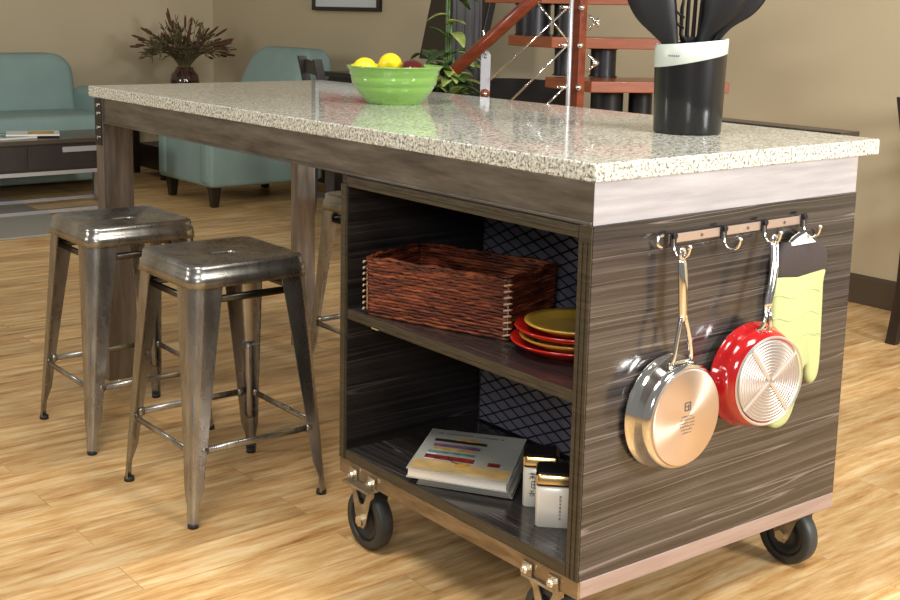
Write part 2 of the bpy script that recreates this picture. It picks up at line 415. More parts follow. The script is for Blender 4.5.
bm = B(); box(bm, (.004, .031, .786), (XE, D-.0225, AZ0-.0005)); cb('top_panel', bm, 'lam_in')
bm = B(); box(bm, (-.001, .032, .786), (.0035, D-.023, AZ0-.003)); box(bm, (-.003, .032, .796), (-.001, D-.023, .800)); cb('edge_strip', bm, 'edge')
bm = B(); box(bm, (.003, .031, ZD+.0005), (XE, D-.0225, DK)); cb('deck', bm, 'lam_y')
bm = B(); box(bm, (-.001, .032, ZD+.0005), (.0028, D-.023, DK)); cb('edge_strip', bm, 'edge')
sh = B(); box(sh, (.006, .031, .500), (.374, D-.0225, .520)); shelf = cb('shelf', sh, 'lam_y')
bm = B(); box(bm, (.001, .032, .499), (.0058, D-.0235, .5205)); box(bm, (-.001, .032, .503), (.001, D-.0235, .507)); o = cb('shelf_edge', bm, 'edge'); o.parent = shelf
bm = B(); box(bm, (-.002, .60, .4955), (.02, .625, .4988)); box(bm, (-.002, .60, .4955), (.000, .625, .5015)); cb('shelf_clip', bm, 'bolt', 0)
bm = B(); box(bm, (.380, .031, DK), (.392, D-.0225, .7855)); cb('back_panel', bm, 'backing')
# diamond mesh in front of the backing
def mesh_part(z0, z1):
    bm = B(); y0, y1 = .034, D-.026; sl = .46; x = .3775; w = .0016
    c = -sl*y1
    c = z0 - sl*y1
    while c < z1 - sl*y0 + 1e-6:
        for s in (1, -1):
            # line z = c' + s*sl*y
            cc = c if s == 1 else c + sl*(y0+y1)
            ya, yb = y0, y1
            za, zb = cc+s*sl*ya, cc+s*sl*yb
            def clip(z): return (z-cc)/(s*sl)
            pts = []
            lo, hi = sorted((clip(z0), clip(z1)))
            ya, yb = max(y0, lo), min(y1, hi)
            if yb-ya > .004:
                tube(bm, [(x-.0006*s, ya, cc+s*sl*ya), (x-.0006*s, yb, cc+s*sl*yb)], w, 4)
        c += .0265
    for a, b in (((x, y0, z0), (x, y0, z1)), ((x, y1, z0), (x, y1, z1)), ((x, y0, z0), (x, y1, z0)), ((x, y0, z1), (x, y1, z1))):
        tube(bm, [a, b], .002, 4)
    cb('wire_mesh', bm, 'mesh', 0)
mesh_part(.523, .783); mesh_part(.208, .497)
# base frame of worn steel angle
bm = B(); box(bm, (0, .0, ZB), (.006, D, ZD-.0005)); box(bm, (.006, 0.006, ZB+.026), (.04, D, ZD-.0005)); cb('base_rail', bm, 'deck_steel')
bm = B(); box(bm, (.006, -.0, ZB), (XE, .006, ZD-.0005)); cb('base_rail', bm, 'base_steel', .0025)
bm = B(); box(bm, (XE-.006, .006, ZB), (XE, D, ZD-.0005)); cb('base_rail', bm, 'deck_steel')
bm = B(); box(bm, (.006, D-.006, ZB), (XE-.006, D, ZD-.0005)); cb('base_rail', bm, 'deck_steel')
# casters
def caster(cx, cy, side):
    dz = -.014*max(0, cx)/.753
    K = bpy.data.objects.new('caster', None); COL.objects.link(K); K.parent = C; K.location = (cx-.38, cy-.37, 0)
    R = .0665; hw = .017
    bm = B(); tube(bm, [(0, -.045, ZB+dz-.004), (0, .045, ZB+dz-.004)], .001, 4)
    bm.free(); bm = B()
    box(bm, (-.042, -.048, ZB+dz-.006), (.042, .048, ZB+dz)); link('mounting_plate', bm, 'caster', K, bevel=.001)
    bm = B()
    lathe(bm, [(R-.018, -hw), (R-.004, -hw), (R-.0005, -hw+.005), (R, 0), (R-.0005, hw-.005), (R-.004, hw), (R-.018, hw), (R-.020, hw-.004), (R-.020, -hw+.004), (R-.018, -hw)], (0, 0, R), 'x', 40)
    w = link('wheel', bm, 'tyre', K, smooth=True)
    bm = B(); lathe(bm, [(.0, -hw+.006), (.014, -hw+.002), (.016, -hw+.008), (.030, -hw+.009), (.034, -hw+.004), (R-.019, -hw+.003), (R-.019, hw-.003), (.034, hw-.004), (.03, hw-.009), (.016, hw-.008), (.014, hw-.002), (0, hw-.006)], (0, 0, R), 'x', 32)
    link('hub', bm, 'rubber', w, smooth=True)
    top = ZB+dz-.006
    for s in (-1, 1):
        bm = B()
        x0 = s*(hw+.004); x1 = s*(hw+.0075)
        poly = [(-.045, top), (-.045, top-.012), (-.034, top-.022), (-.017, R-.004), (-.009, R-.016), (.009, R-.016), (.017, R-.004), (.034, top-.022), (.045, top-.012), (.045, top),
                (.020, top), (.020, top-.012), (.009, top-.036), (0, top-.041), (-.009, top-.036), (-.020, top-.012), (-.020, top)]
        a = poly
        # a plate with a u-shaped notch
        prism(bm, a, lambda u, v, d: (d, u, v), min(x0, x1), max(x0, x1))
        link('fork', bm, 'caster', K, bevel=.0008)
    bm = B()
    cyl(bm, (-hw-.013, 0, R), (hw+.013, 0, R), .006, 12)
    for s in (-1, 1): cyl(bm, (s*(hw+.0075), 0, R), (s*(hw+.014), 0, R), .0125, 6)
    link('axle_bolt', bm, 'bolt', K)
    if side:
        bm = B()
        x = -.0005 - cx
        bm.free()
        for dy in (-.034, .034):
            bm = B()
            lathe(bm, [(.0005, -.017), (.0045, -.016), (.0045, -.010), (.0085, -.010), (.0085, -.003), (.0005, -.003)], (x, dy, ZB+.012), 'x', 6)
            link('bolt', bm, 'bolt', K)
            bm = B(); box(bm, (x-.004, dy-.013, ZB-.006), (x, dy+.013, ZB+.024))
            link('bracket', bm, 'caster', K, bevel=.0008)
caster(.018, .650, True); caster(.036, .092, True); caster(.705, .070, False); caster(.705, .66, False)

# ------------------------------------------------------------------ stools
def make_stool():
    o = thing('metal_stool', (0, 0, 0))
    HZ = .588; hx, hy = .148, .142
    bm = B()
    rings = [rrect(.046, .024, .020, HZ-.016), rrect(.034, .012, .012, HZ-.0125), rrect(.036, .014, .014, HZ-.006), rrect(.041, .019, .019, HZ-.0045),
             rrect(hx-.024, hy-.024, .020, HZ-.0045), rrect(hx-.018, hy-.018, .022, HZ-.001), rrect(hx-.012, hy-.012, .025, HZ), rrect(hx-.007, hy-.007, .028, HZ), rrect(hx-.002, hy-.002, .031, HZ-.003), rrect(hx, hy, .032, HZ-.009),
             rrect(hx+.0012, hy+.0012, .033, HZ-.022), rrect(hx+.0045, hy+.0045, .034, HZ-.0245), rrect(hx+.008, hy+.008, .036, HZ-.050),
             rrect(hx+.003, hy+.003, .037, HZ-.051), rrect(hx-.002, hy-.002, .034, HZ-.020), rrect(hx-.012, hy-.012, .028, HZ-.012)]
    loft(bm, rings)
    link('seat', bm, 'stool', o, smooth=True, bevel=0)
    for sx in (-1, 1):
        for sy in (-1, 1):
            bm = B()
            rings = []
            N = 14
            for i in range(N+1):
                t = i/N; z = HZ-.022 - t*(HZ-.022-.008)
                c = .150 + (.181-.150)*t
                cx_, cy_ = c, c-.006*(1-t)
                w = .078*(1-t)**1.15 + .0275*(1-(1-t)**1.15)
                if t > .90: w = .0200
                r = min(.034*(1-t)+.013*t, w*.8)
                th = .003
                outer = [(0, w)] + [(r-r*cos(a*pi/2/6), r-r*sin(a*pi/2/6)) for a in range(7)] + [(w, 0)]
                inner = [(w, th)] + [(r-(r-th)*sin(a*pi/2/6), r-(r-th)*cos(a*pi/2/6)) for a in range(7)] + [(th, w)]
                ring = [V((sx*(cx_-u), sy*(cy_-v), z)) for u, v in outer+inner]
                rings.append(ring)
            loft(bm, rings, True, True, True)
            # pressed rib along the corner
            rib = []
            for z in (.095, .10, .11, .20, .29, .30, .305):
                t = (HZ-.022-z)/(HZ-.030); c = .150+.031*t; r = .034*(1-t)+.013*t
                k = r*(1-.7071)+.0062
                rib.append(V((sx*(c-k), sy*(c-.006*(1-t)-k), z)))
            tube(bm, rib, [.002, .008, .0095, .0098, .0095, .008, .002], 10)
            lg = link('leg', bm, 'stool', o, smooth=True)
            md = lg.modifiers.new('e', 'EDGE_SPLIT'); md.split_angle = radians(50)
            bm = B(); x, y = sx*.170, sy*.170
            lathe(bm, [(.011, 0), (.0125, .001), (.0125, .006), (.0118, .011)], (x, y, 0), 'z', 16, True, True)
            link('rubber_foot', bm, 'rubber', lg, smooth=True)
    # flat braces
    z = .172; c = .166
    for s in (-1, 1):
        for a, b in (((-c, s*c, z), (c, s*c, z)), ((s*c, -c, z), (s*c, c, z))):
            bm = B(); tube(bm, [V(a).lerp(V(b), k) for k in (.03, .97)], .0040, 8, flat=2.1)
            for k in (.11, .89):
                q = V(a).lerp(V(b), k); tube(bm, [V(a).lerp(V(b), k-.045 if k < .5 else k+.045), q], .0055, 8, flat=2)
            link('foot_brace', bm, 'stool', o, smooth=True)
    z = .505
    for s in (-1, 1):
        bm = B(); tube(bm, [(-.13, s*.125, z), (.13, s*.125, z)], .0045, 6, flat=2)
        link('upper_brace', bm, 'stool_dark', o, smooth=True)
        bm = B(); tube(bm, [(s*.13, -.125, z), (s*.13, .125, z)], .0045, 6, flat=2)
        link('upper_brace', bm, 'stool_dark', o, smooth=True)
    return o
st = make_stool(); st.location = (-.078, 1.130, 0)
tag(st, 'gunmetal steel backless stool with slotted seat, nearest one in front of the island', 'stool', 'metal stools around the island')
for loc, lab in (((-.082, 1.690, 0), 'gunmetal steel backless stool with slotted seat, farther one beside the bolted table leg'),
                 ((.765, 1.640, 0), 'gunmetal stool mostly hidden behind the cabinet on the far side of the island')):
    c = copy_tree(st); c.location = loc; c['label'] = lab

# ------------------------------------------------------------------ basket
ang = radians(-14)
BK = thing('wicker_basket', (.008, .655, .5205), 0, 'rectangular reddish brown wicker basket on the cabinet shelf', 'basket')
BK.rotation_euler = (0, 0, 0)
def bl(u, v, z):   # u along the long side (towards the viewer's right), v into the cabinet
    return V((u*.309+v*.951, -u*.951+v*.309, z))
BL, BD, BH = .342, .195, .122
bm = B()
nrow = 18
for i in range(nrow):
    z = .004 + (BH-.010)*i/(nrow-1)
    fl = 1 + .03*(i/nrow)
    path = []
    nseg = 64
    per = [(0, 0), (BL, 0), (BL, BD), (0, BD)]
    for q in range(4):
        a, b = V(per[q]), V(per[(q+1) % 4]); n = int((b-a).length/.011)
        for k in range(n):
            p = a.lerp(b, k/n); nn = V((b-a).yx).normalized(); nn = V((nn.x, -nn.y))
            w = .0011*sin(k*1.9+i*2.3)+random.uniform(-.0008, .0008)
            cc = V((BL/2, BD/2)); pp = cc + (p-cc)*(1-.02+.02*i/nrow)
            path.append(bl(pp.x+nn.x*w, pp.y+nn.y*w, z+random.uniform(-.0014, .0014)))
    path.append(path[0])
    tube(bm, path, .0042, 6)
link('woven_side', bm, 'wicker', BK, smooth=True)
bm = B()
for k, (a, b) in enumerate(((V((0, 0)), V((BL, 0))), (V((BL, 0)), V((BL, BD))), (V((BL, BD)), V((0, BD))), (V((0, BD)), V((0, 0))))):
    for r_ in range(3):
        pts = [bl(*a.lerp(b, t/12), BH-.004+.005*sin(t*1.7+r_*2.1)+.002*r_) for t in range(13)]
        tube(bm, pts, .0042, 6)
link('rim', bm, 'wicker', BK, smooth=True)
for (u, v) in ((BL, 0), (0, 0)):
    bm = B()
    tube(bm, [bl(u, v, .012), bl(u, v, .112)], .0015, 5)
    for i in range(9):
        z = .012+i*.0125
        tube(bm, [bl(u-.006, v-.0065, z), bl(u+.0065*(1 if u else -1), v-.004, z+.003), bl(u+.0065*(1 if u else -1), v+.006, z+.001)], .0021, 6)
    link('corner_binding', bm, 'wicker_light', BK, smooth=True)
bm = B(); hexa(bm, [bl(.005, .005, .001), bl(BL-.005, .005, .001), bl(BL-.005, BD-.005, .001), bl(.005, BD-.005, .001), bl(.005, .005, .006), bl(BL-.005, .005, .006), bl(BL-.005, BD-.005, .006), bl(.005, BD-.005, .006)])
link('base', bm, 'wicker', BK)

# ------------------------------------------------------------------ plates
def plate_bm(r, h, foot):
    bm = B()
    lathe(bm, [(0, .003), (r*.55, .003), (r*.62, .0), (r*.66, .0), (r*.70, .004), (r*.88, h*.6), (r, h), (r*1.005, h+.002), (r*.99, h+.0038), (r*.86, h*.6+.006), (r*.68, .009), (r*.6, .007), (0, .007)], n=48)
    return bm
px, py = .176, .226
spec = [('red_plate', .118, .022, .5205, 'red plate at the bottom of the stack on the shelf', 0),
        ('gold_plate', .098, .017, .5320, 'mustard yellow plate second from the bottom of the stack', 0),
        ('red_plate', .114, .020, .5475, 'red plate directly under the top yellow plate of the stack', .004),
        ('gold_plate', .096, .016, .5600, 'mustard yellow plate on top of the stack beside the basket', .006)]
for m_, r, h, z, lab, dx in spec:
    o = link('dinner_plate', plate_bm(r, h, 0), m_, smooth=True); o.location = (px+dx, py-.012-dx*.6+(.118-r)*.2, z)
    tag(o, lab, 'plate', 'stacked plates on the cabinet shelf')

# ------------------------------------------------------------------ cookbooks on the deck
def book(corners, z0, z1, cover, pages, label, bdr=.003, printed=False):
    a, b, d, e = [V((*c, 0)) for c in corners]     # a near-left, b near-right, d far-right, e far-left
    cen = (a+b+d+e)/4
    o = thing('cookbook', (cen.x, cen.y, z0), 0, label, 'book')
    def P(u, v, z): return (a.lerp(b, u)).lerp(e.lerp(d, u), v) - V((cen.x, cen.y, 0)) + V((0, 0, z))
    h = z1-z0
    def slab(u0, u1, v0, v1, za, zb):
        bm = B(); hexa(bm, [P(u0, v0, za), P(u1, v0, za), P(u1, v1, za), P(u0, v1, za), P(u0, v0, zb), P(u1, v0, zb), P(u1, v1, zb), P(u0, v1, zb)]); return bm
    link('pages', slab(.015, .985, .012, .985, .002, h-.002), pages, o, bevel=.0005)
    link('back_cover', slab(0, 1, 0, 1, 0, .002), cover, o)
    fc = link('front_cover', slab(0, 1, 0, 1, h-.002, h), cover, o)
    if printed:
        zt = h
        def pr(name, m_, u0, u1, v0, v1, e_=.0003):
            link(name, slab(u0, u1, v0, v1, zt, zt+e_), m_, fc)
        pr('printed_band', 'cover_tan', .02, .98, .03, .24)
        pr('printed_picture', 'cover_white', .10, .20, .27, .40)
        bm = B()
        rows = [('cover_red', .10, .60, .28, .37), ('cover_teal', .10, .58, .42, .47), ('cover_yellow', .14, .56, .50, .55), ('cover_mauve', .12, .60, .57, .64), ('cover_dark', .10, .64, .70, .76), ('cover_yellow', .32, .54, .77, .82)]
        for k, (m_, u0, u1, v0, v1) in enumerate(rows):
            pr('printed_stripe', m_, u0, u1, v0, v1, .0005)
        pr('printed_picture', 'cover_red', .74, .86, .27, .35, .0005)
        pr('printed_picture', 'cover_yellow', .44, .58, .15, .26, .0006)
        # curved dark stroke (edge of the pictured dish)
        bm = B(); pts = [P(.60+.27*cos(t), .36+.16*sin(t), zt+.0008) for t in [pi+.2*k for k in range(6)]]
        tube(bm, [p for p in pts], .0012, 5); link('printed_outline', bm, 'cover_dark', fc)
        # the small dark lettering along the top of the cover, reduced to its strokes
        bm = B(); u = .10
        rr = random.Random(3)
        while u < .80:
            h1 = rr.uniform(.018, .045); w1 = rr.uniform(.012, .022)
            for (uu, v0, v1) in ((u, .885, .885+h1),):
                hexa(bm, [P(uu, v0, zt), P(uu+w1*.45, v0, zt), P(uu+w1*.45, v1, zt), P(uu, v1, zt), P(uu, v0, zt+.0004), P(uu+w1*.45, v0, zt+.0004), P(uu+w1*.45, v1, zt+.0004), P(uu, v1, zt+.0004)])
                hexa(bm, [P(uu, .895, zt), P(uu+w1, .895, zt), P(uu+w1, .905, zt), P(uu, .905, zt), P(uu, .895, zt+.0004), P(uu+w1, .895, zt+.0004), P(uu+w1, .905, zt+.0004), P(uu, .905, zt+.0004)])
            u += w1+.008+(.03 if rr.random() < .15 else 0)
        link('title_lettering', bm, 'mark', fc)
    return o
book([(.006, .472), (.114, .300), (.307, .458), (.187, .625)], DK+.001, DK+.015, 'grey_pages', 'grey_pages', 'grey hardback book lying under the pale cookbook on the bottom deck')
book([(-.010, .486), (.102, .302), (.302, .466), (.177, .638)], DK+.0155, DK+.036, 'cover', 'paper', 'pale cookbook with striped collage cover on top of the grey book', printed=True)

# ------------------------------------------------------------------ tins
def make_tin():
    o = thing('tea_tin', (0, 0, 0))
    h = .034
    bm = B(); loft(bm, [rrect(h-.002, h-.002, .007, 0), rrect(h, h, .008, .003), rrect(h, h, .008, .078), rrect(h-.003, h-.003, .007, .081)], True, True, True)
    link('body', bm, 'tin', o, smooth=True).modifiers.new('e', 'EDGE_SPLIT').split_angle = radians(50)
    bm = B(); loft(bm, [rrect(h-.001, h-.001, .007, .0812), rrect(h-.001, h-.001, .007, .086)], True, True, True); link('neck', bm, 'rubber', o)
    bm = B(); loft(bm, [rrect(h+.001, h+.001, .008, .086), rrect(h+.001, h+.001, .008, .102), rrect(h-.002, h-.002, .008, .105)], True, True, True)
    lid = link('lid', bm, 'gold', o, smooth=True); lid.modifiers.new('e', 'EDGE_SPLIT').split_angle = radians(50)
    bm = B(); loft(bm, [rrect(h-.004, h-.004, .007, .105), rrect(h-.005, h-.005, .007, .1062)], True, True, True); link('lid_top', bm, 'black_metal', lid)
    return o
def strokes(o, name, marks, s, u0, z0, hh=.034):
    """small dark brush-stroke characters on the front (-u) face"""
    bm = B()
    for (a, b, c, d) in marks:
        p, q = V((u0+a*s, 0, z0+b*s)), V((u0+c*s, 0, z0+d*s))
        t = (q-p).normalized(); n = V((-t.z, 0, t.x))*s*.055
        y0, y1 = -hh-.0004, -hh+.0002
        hexa(bm, [(p-n)+V((0, y0, 0)), (q-n)+V((0, y0, 0)), (q+n)+V((0, y0, 0)), (p+n)+V((0, y0, 0)), (p-n)+V((0, y1, 0)), (q-n)+V((0, y1, 0)), (q+n)+V((0, y1, 0)), (p+n)+V((0, y1, 0))])
    link(name, bm, 'mark', o)
CH = [[(0, .8, 1, .8), (.5, 1, .5, 0), (.1, .4, .9, .4), (.5, .4, 0, 0), (.5, .4, 1, 0), (.3, 1, .3, .65), (.7, 1, .7, .65)],
      [(.1, 1, .1, 0), (.1, 1, .9, 1), (.9, 1, .9, 0), (.1, .5, .9, .5), (.1, 0, .9, 0), (.5, 1.2, .5, -.2)],
      [(.2, .9, .8, .9), (.5, .9, .2, .1), (.5, .6, .9, .1), (0, .5, 1, .5), (.6, .3, .4, 0)]]
t1 = make_tin(); t1.location = (.112, .182, DK+.0005-.002); t1.rotation_euler = (0, 0, radians(-44))
tag(t1, 'cream square tea tin with brass lid and tiny lettering, front one beside the end panel', 'tin', 'tea tins on the bottom deck')
t2 = copy_tree(t1); t2.location = (.158, .268, DK+.0005-.003)
t2['label'] = 'cream square tea tin with large dark characters, partly behind the front tin'
for k in range(7):
    strokes(t1, 'lettering', CH[k % 3], .0045, .010, .060-k*.0072)
for k in range(3):
    strokes(t2, 'lettering', CH[k], .013, -.022 if k != 1 else -.018, .058-k*.018)
strokes(t2, 'lettering', CH[1], .009, .000, .060)

# ------------------------------------------------------------------ pot rack on the end panel
RK = thing('pot_rack', (.365, 0, .772), 0, 'short steel hook rail screwed to the striped end panel', 'rack')
bm = B(); box(bm, (-.185, -.010, -.008), (.205, -.006, .008)); link('rail', bm, 'rail_steel', RK, bevel=.001)
for x in (-.175, .195):
    bm = B(); cyl(bm, (x, 0, 0), (x, -.006, 0), .006, 10); link('standoff', bm, 'caster', RK)
HX = [.187, .323, .440, .562]
for x in HX:
    u = x-.365
    bm = B()
    pts = curve([(u, -.012, .010), (u, -.013, -.012), (u, -.020, -.026), (u, -.034, -.030), (u, -.046, -.022), (u, -.050, -.008)], 5)
    tube(bm, pts, .0028, 8); ball(bm, pts[-1], .0042, 8)
    hk = link('hook', bm, 'chrome', RK, smooth=True)
    bm = B(); box(bm, (u-.008, -.0135, -.013), (u+.008, -.0105, .013)); cyl(bm, (u, -.010, .006), (u, -.018, .006), .006, 10); link('hook_clip', bm, 'black_metal', hk, bevel=.001)
for u in (-.10, .03, .14):
    bm = B(); cyl(bm, (u, -.0095, 0), (u, -.0115, 0), .003, 8); link('screw', bm, 'mark', RK)
bm = B(); tube(bm, curve([(-.20, -.008, .008), (-.215, -.010, .006), (-.218, -.012, -.006), (-.207, -.012, -.012)], 4), .003, 8); link('end_hook', bm, 'chrome', RK, smooth=True)

# ------------------------------------------------------------------ pans
def pan(name, cx, cz, yr, Rr, Rb, dep, body, base, label, hook_x, prong):
    o = thing(name, (cx, yr, cz), 0, label, 'pan')
    bm = B()   # axis y; rim near the panel at y=0, base at y=-dep
    lathe(bm, [(Rr-.003, .0), (Rr+.003, .0), (Rr+.0035, -.003), (Rr, -.005), (Rr-.002, -dep*.45), (Rr-.006, -dep*.7), (Rb+.006, -dep*.93), (Rb, -dep)], (0, 0, 0), 'y', 64, False, False)
    link('body', bm, body, o, smooth=True)
    bm = B()
    lathe(bm, [(Rr-.003, .0), (Rr-.006, -dep*.5), (Rb, -dep+.006), (0, -dep+.005)], (0, 0, 0), 'y', 64)
    link('inside', bm, 'black_inside' if body == 'red_enamel' else 'pan_steel', o, smooth=True)
    bm = B()
    lathe(bm, [(Rb, -dep), (Rb-.002, -dep-.004), (Rb-.005, -dep-.005), (0, -dep-.005)], (0, 0, 0), 'y', 64)
    bs = link('base_disc', bm, base, o, smooth=True)
    bs.modifiers.new('e', 'EDGE_SPLIT').split_angle = radians(40)
    y = -dep-.0052
    if body == 'red_enamel':
        bm = B()
        for k in range(11):
            r = .014+k*.006
            for a0 in (0, pi):
                pass
            lathe(bm, [(r, y+.0006), (r+.0013, y-.0008), (r+.0026, y+.0006)], (0, 0, 0), 'y', 64)
        lathe(bm, [(.080, y+.0006), (.0825, y-.001), (.0850, y+.0006)], (0, 0, 0), 'y', 64)
        for k in range(4):
            a = radians(38+90*k)
            d = V((cos(a), 0, sin(a))); n = V((-sin(a), 0, cos(a)))*.0035
            p, q = d*.004, d*.078
            hexa(bm, [p-n+V((0, y-.0012, 0)), q-n+V((0, y-.0012, 0)), q+n+V((0, y-.0012, 0)), p+n+V((0, y-.0012, 0)), p-n+V((0, y+.0008, 0)), q-n+V((0, y+.0008, 0)), q+n+V((0, y+.0008, 0)), p+n+V((0, y+.0008, 0))])
        link('base_grooves', bm, 'alu_groove', bs)
    else:
        bm = B()    # the small square maker's mark and the cluster of lettering below it
        def bar(x0, z0, x1, z1, w=.0012):
            p, q = V((x0, 0, z0)), V((x1, 0, z1)); t = (q-p).normalized(); n = V((-t.z, 0, t.x))*w
            hexa(bm, [p-n+V((0, y-.0004, 0)), q-n+V((0, y-.0004, 0)), q+n+V((0, y-.0004, 0)), p+n+V((0, y-.0004, 0)), p-n+V((0, y+.0002, 0)), q-n+V((0, y+.0002, 0)), q+n+V((0, y+.0002, 0)), p+n+V((0, y+.0002, 0))])
        for s in ((-.007, .014, .007, .014), (-.007, .028, .007, .028), (-.007, .014, -.007, .028), (.007, .014, .007, .028), (-.007, .021, .002, .021), (.002, .014, .002, .024)): bar(*s)
        rr = random.Random(5)
        for row in range(6):
            xx = -.020+abs(row-2)*.003
            while xx < .020-abs(row-2)*.003:
                wz = rr.uniform(.001, .003)
                bar(xx, .002-row*.006, xx+rr.uniform(.001, .0025), .002-row*.006+wz, .0006); xx += .0042
        link('stamped_mark', bm, 'mark', bs)
    # handle
    top = .785-.030-cz+.004
    hx = hook_x-cx; yt = -.034-yr+0.0
    zb = Rr+.006; ya = -dep*.45
    bm = B()
    pr = prong
    fork_z = zb+.075 if pr > .011 else zb+.03
    for s in (-1, 1):
        p = curve([(s*pr, ya+.004, zb-.022), (s*pr, ya-.012, zb-.008), (s*pr*.62+hx*.1, ya-.013, zb+(fork_z-zb)*.5), (s*.004+hx*.25, (ya-.013)*.7+yt*.3, fork_z)], 5)
        tube(bm, p, [.0045]*len(p), 8, flat=.8)
    if pr <= .011:
        for s in (-1, 1): tube(bm, curve([(s*.004+hx*.25, (ya-.013)*.7+yt*.3, fork_z), (s*.0045+hx*.7, (ya-.013+yt)/2, (fork_z+top)/2), (s*.005+hx, yt+.001, top-.014)], 6), .0048, 8)
        tube(bm, [(hx+.006*cos(a), yt, top-.010+.009*sin(a)) for a in [2*pi*k/12 for k in range(13)]], .0032, 8, cap=False)
    else:
        p = curve([(hx*.25, (ya-.013)*.7+yt*.3, fork_z-.012), (hx*.7, (ya-.013+yt)/2, (fork_z+top)/2), (hx, yt, top-.02)], 7)
        tube(bm, p, [.0085+.003*sin(pi*i/len(p)) for i in range(len(p))], 10, flat=.5, up=(0, 1, 0))
        tube(bm, [(hx+.006*cos(a), yt, top-.010+.010*sin(a)) for a in [2*pi*k/12 for k in range(13)]], .0034, 8, cap=False)
    h_ = link('handle', bm, 'chrome', o, smooth=True)
    bm = B()
    box(bm, (-pr-.006, ya-.010, zb-.026), (pr+.006, ya-.003, zb-.008))
    link('bracket', bm, 'chrome', o, bevel=.001)
    for s in (-1, 1):
        bm = B(); cyl(bm, (s*pr, ya-.009, zb-.016), (s*pr, ya-.016, zb-.016), .004, 8); link('rivet', bm, 'chrome', o)
    return o
pan('frying_pan', .194, .460, -.006, .101, .089, .048, 'pan_steel', 'copper_base', 'polished stainless steel frying pan hanging left on the hook rail', HX[0], .024)
pan('frying_pan', .405, .496, -.026, .097, .077, .048, 'red_enamel', 'alu_base', 'glossy red enamel frying pan with grooved metal base on the hook rail', HX[2], .010).rotation_euler = (0, 0, radians(-8))

# ------------------------------------------------------------------ oven mitt
MT = thing('oven_mitt', (.54, -.014, .55), 0, 'lime green oven mitt with dark cuff hanging behind the red pan', 'oven mitt')
def pillow(outline, t, name, m_, parent, y0=0, puff=.5):
    """a padded flat shape: outline rings pulled in towards the middle lines, front and back"""
    n = len(outline); pts = [V((u, v)) for u, v in outline]
    def inset(d):
        out = []
        for i in range(n):
            a, b, c = pts[i-1], pts[i], pts[(i+1) % n]
            e1 = (b-a).normalized(); e2 = (c-b).normalized(); nn = (V((-e1.y, e1.x))+V((-e2.y, e2.x)))
            nn = nn.normalized() if nn.length > 1e-6 else V((0, 0))
            out.append(b+nn*d)
        return out
    area = sum(pts[i-1].x*pts[i].y-pts[i].x*pts[i-1].y for i in range(n)); sg = 1 if area > 0 else -1
    bm = B(); rings = []
    for d, y in ((.010, t), (.004, t*.8), (0, t*.35), (0, -t*.35), (.004, -t*.8), (.010, -t)):
        rings.append([V((p.x-.54, y0+y, p.y-.55)) for p in inset(d*sg)])
    loft(bm, rings, True, True, True)
    return link(name, bm, m_, parent, smooth=True)
def smooth2(pts, n=4):
    P = [V((p[0], p[1], 0)) for p in pts]; P = [P[-1]]+P+[P[0], P[1]]
    out = []
    for i in range(1, len(P)-2):
        a, b, c, d = P[i-1], P[i], P[i+1], P[i+2]
        for k in range(n):
            t = k/n; q = .5*((2*b)+(c-a)*t+(2*a-5*b+4*c-d)*t*t+(3*b-a-3*c+d)*t**3); out.append((q.x, q.y))
    return out
body = smooth2([(.478, .672), (.474, .60), (.470, .50), (.470, .420), (.484, .380), (.515, .364), (.550, .376), (.575, .43), (.586, .472), (.594, .476), (.600, .452), (.614, .437), (.632, .447), (.639, .48), (.636, .56), (.632, .64), (.630, .672), (.54, .674)])
gb = pillow(body, .009, 'quilted_body', 'mitt_green', MT)
bm = B()
for k in range(3):
    z = .63-k*.045
    tube(bm, [(x-.54, -.0092, z-.55+.006*sin((x-.45)*60)) for x in [.465+.008*i for i in range(20)]], .0011, 5)
tube(bm, [(.61-.54+.028*cos(a), -.0092, .515-.55+.028*sin(a)) for a in [pi*.3+.15*k for k in range(9)]], .0011, 5)
link('stitching', bm, 'mitt_green', gb)
pillow([(.476, .668), (.475, .69), (.483, .715), (.503, .733), (.600, .734), (.625, .718), (.636, .70), (.634, .668), (.54, .660)], .0115, 'cuff', 'mitt_dark', MT)
bm = B(); prism(bm, [(.512, .728), (.588, .728), (.572, .738), (.550, .750), (.528, .742)], lambda u, v, d: (u-.54, d, v-.55), -.0128, .002); link('lining', bm, 'mitt_white', MT, bevel=.001)
bm = B(); tube(bm, curve([(-.022, -.004, .185), (-.004, -.012, .200), (.022, -.020, .207), (.036, -.014, .200), (.050, -.004, .186)], 5), .0028, 8); link('hanging_loop', bm, 'mitt_dark', MT, smooth=True)

# ------------------------------------------------------------------ bowl of fruit
bc = V((.449, 1.172, H))
BO = thing('fruit_bowl', bc, 0, 'bright green ceramic bowl of lemons standing on the quartz worktop', 'bowl')
bm = B()
lathe(bm, [(.0, .004), (.060, .004), (.064, 0), (.070, 0), (.072, .004), (.078, .010), (.094, .028), (.1045, .044), (.1040, .047), (.1085, .050), (.1135, .068), (.1125, .072), (.1165, .075), (.117, .086), (.124, .094), (.126, .0955), (.1245, .098), (.119, .095), (.113, .086), (.109, .070), (.100, .046), (.085, .024), (.06, .010), (0, .009)], n=64)
link('bowl_wall', bm, 'bowl', BO, smooth=True)
def fruit(name, c, r, sq, m_, rot, label, cat='fruit', tip=0):
    bm = B()
    prof = []
    for i in range(17):
        a = pi*i/16; rr = r*sin(a); h = -r*cos(a)
        if tip and i in (0, 1, 15, 16): h *= 1+tip
        if not tip and i == 16: h -= r*.12
        prof.append((rr, h*sq))
    lathe(bm, prof, n=24)
    o = link(name, bm, m_, smooth=True); o.location = V(c); o.rotation_euler = rot
    tag(o, label, cat); return o
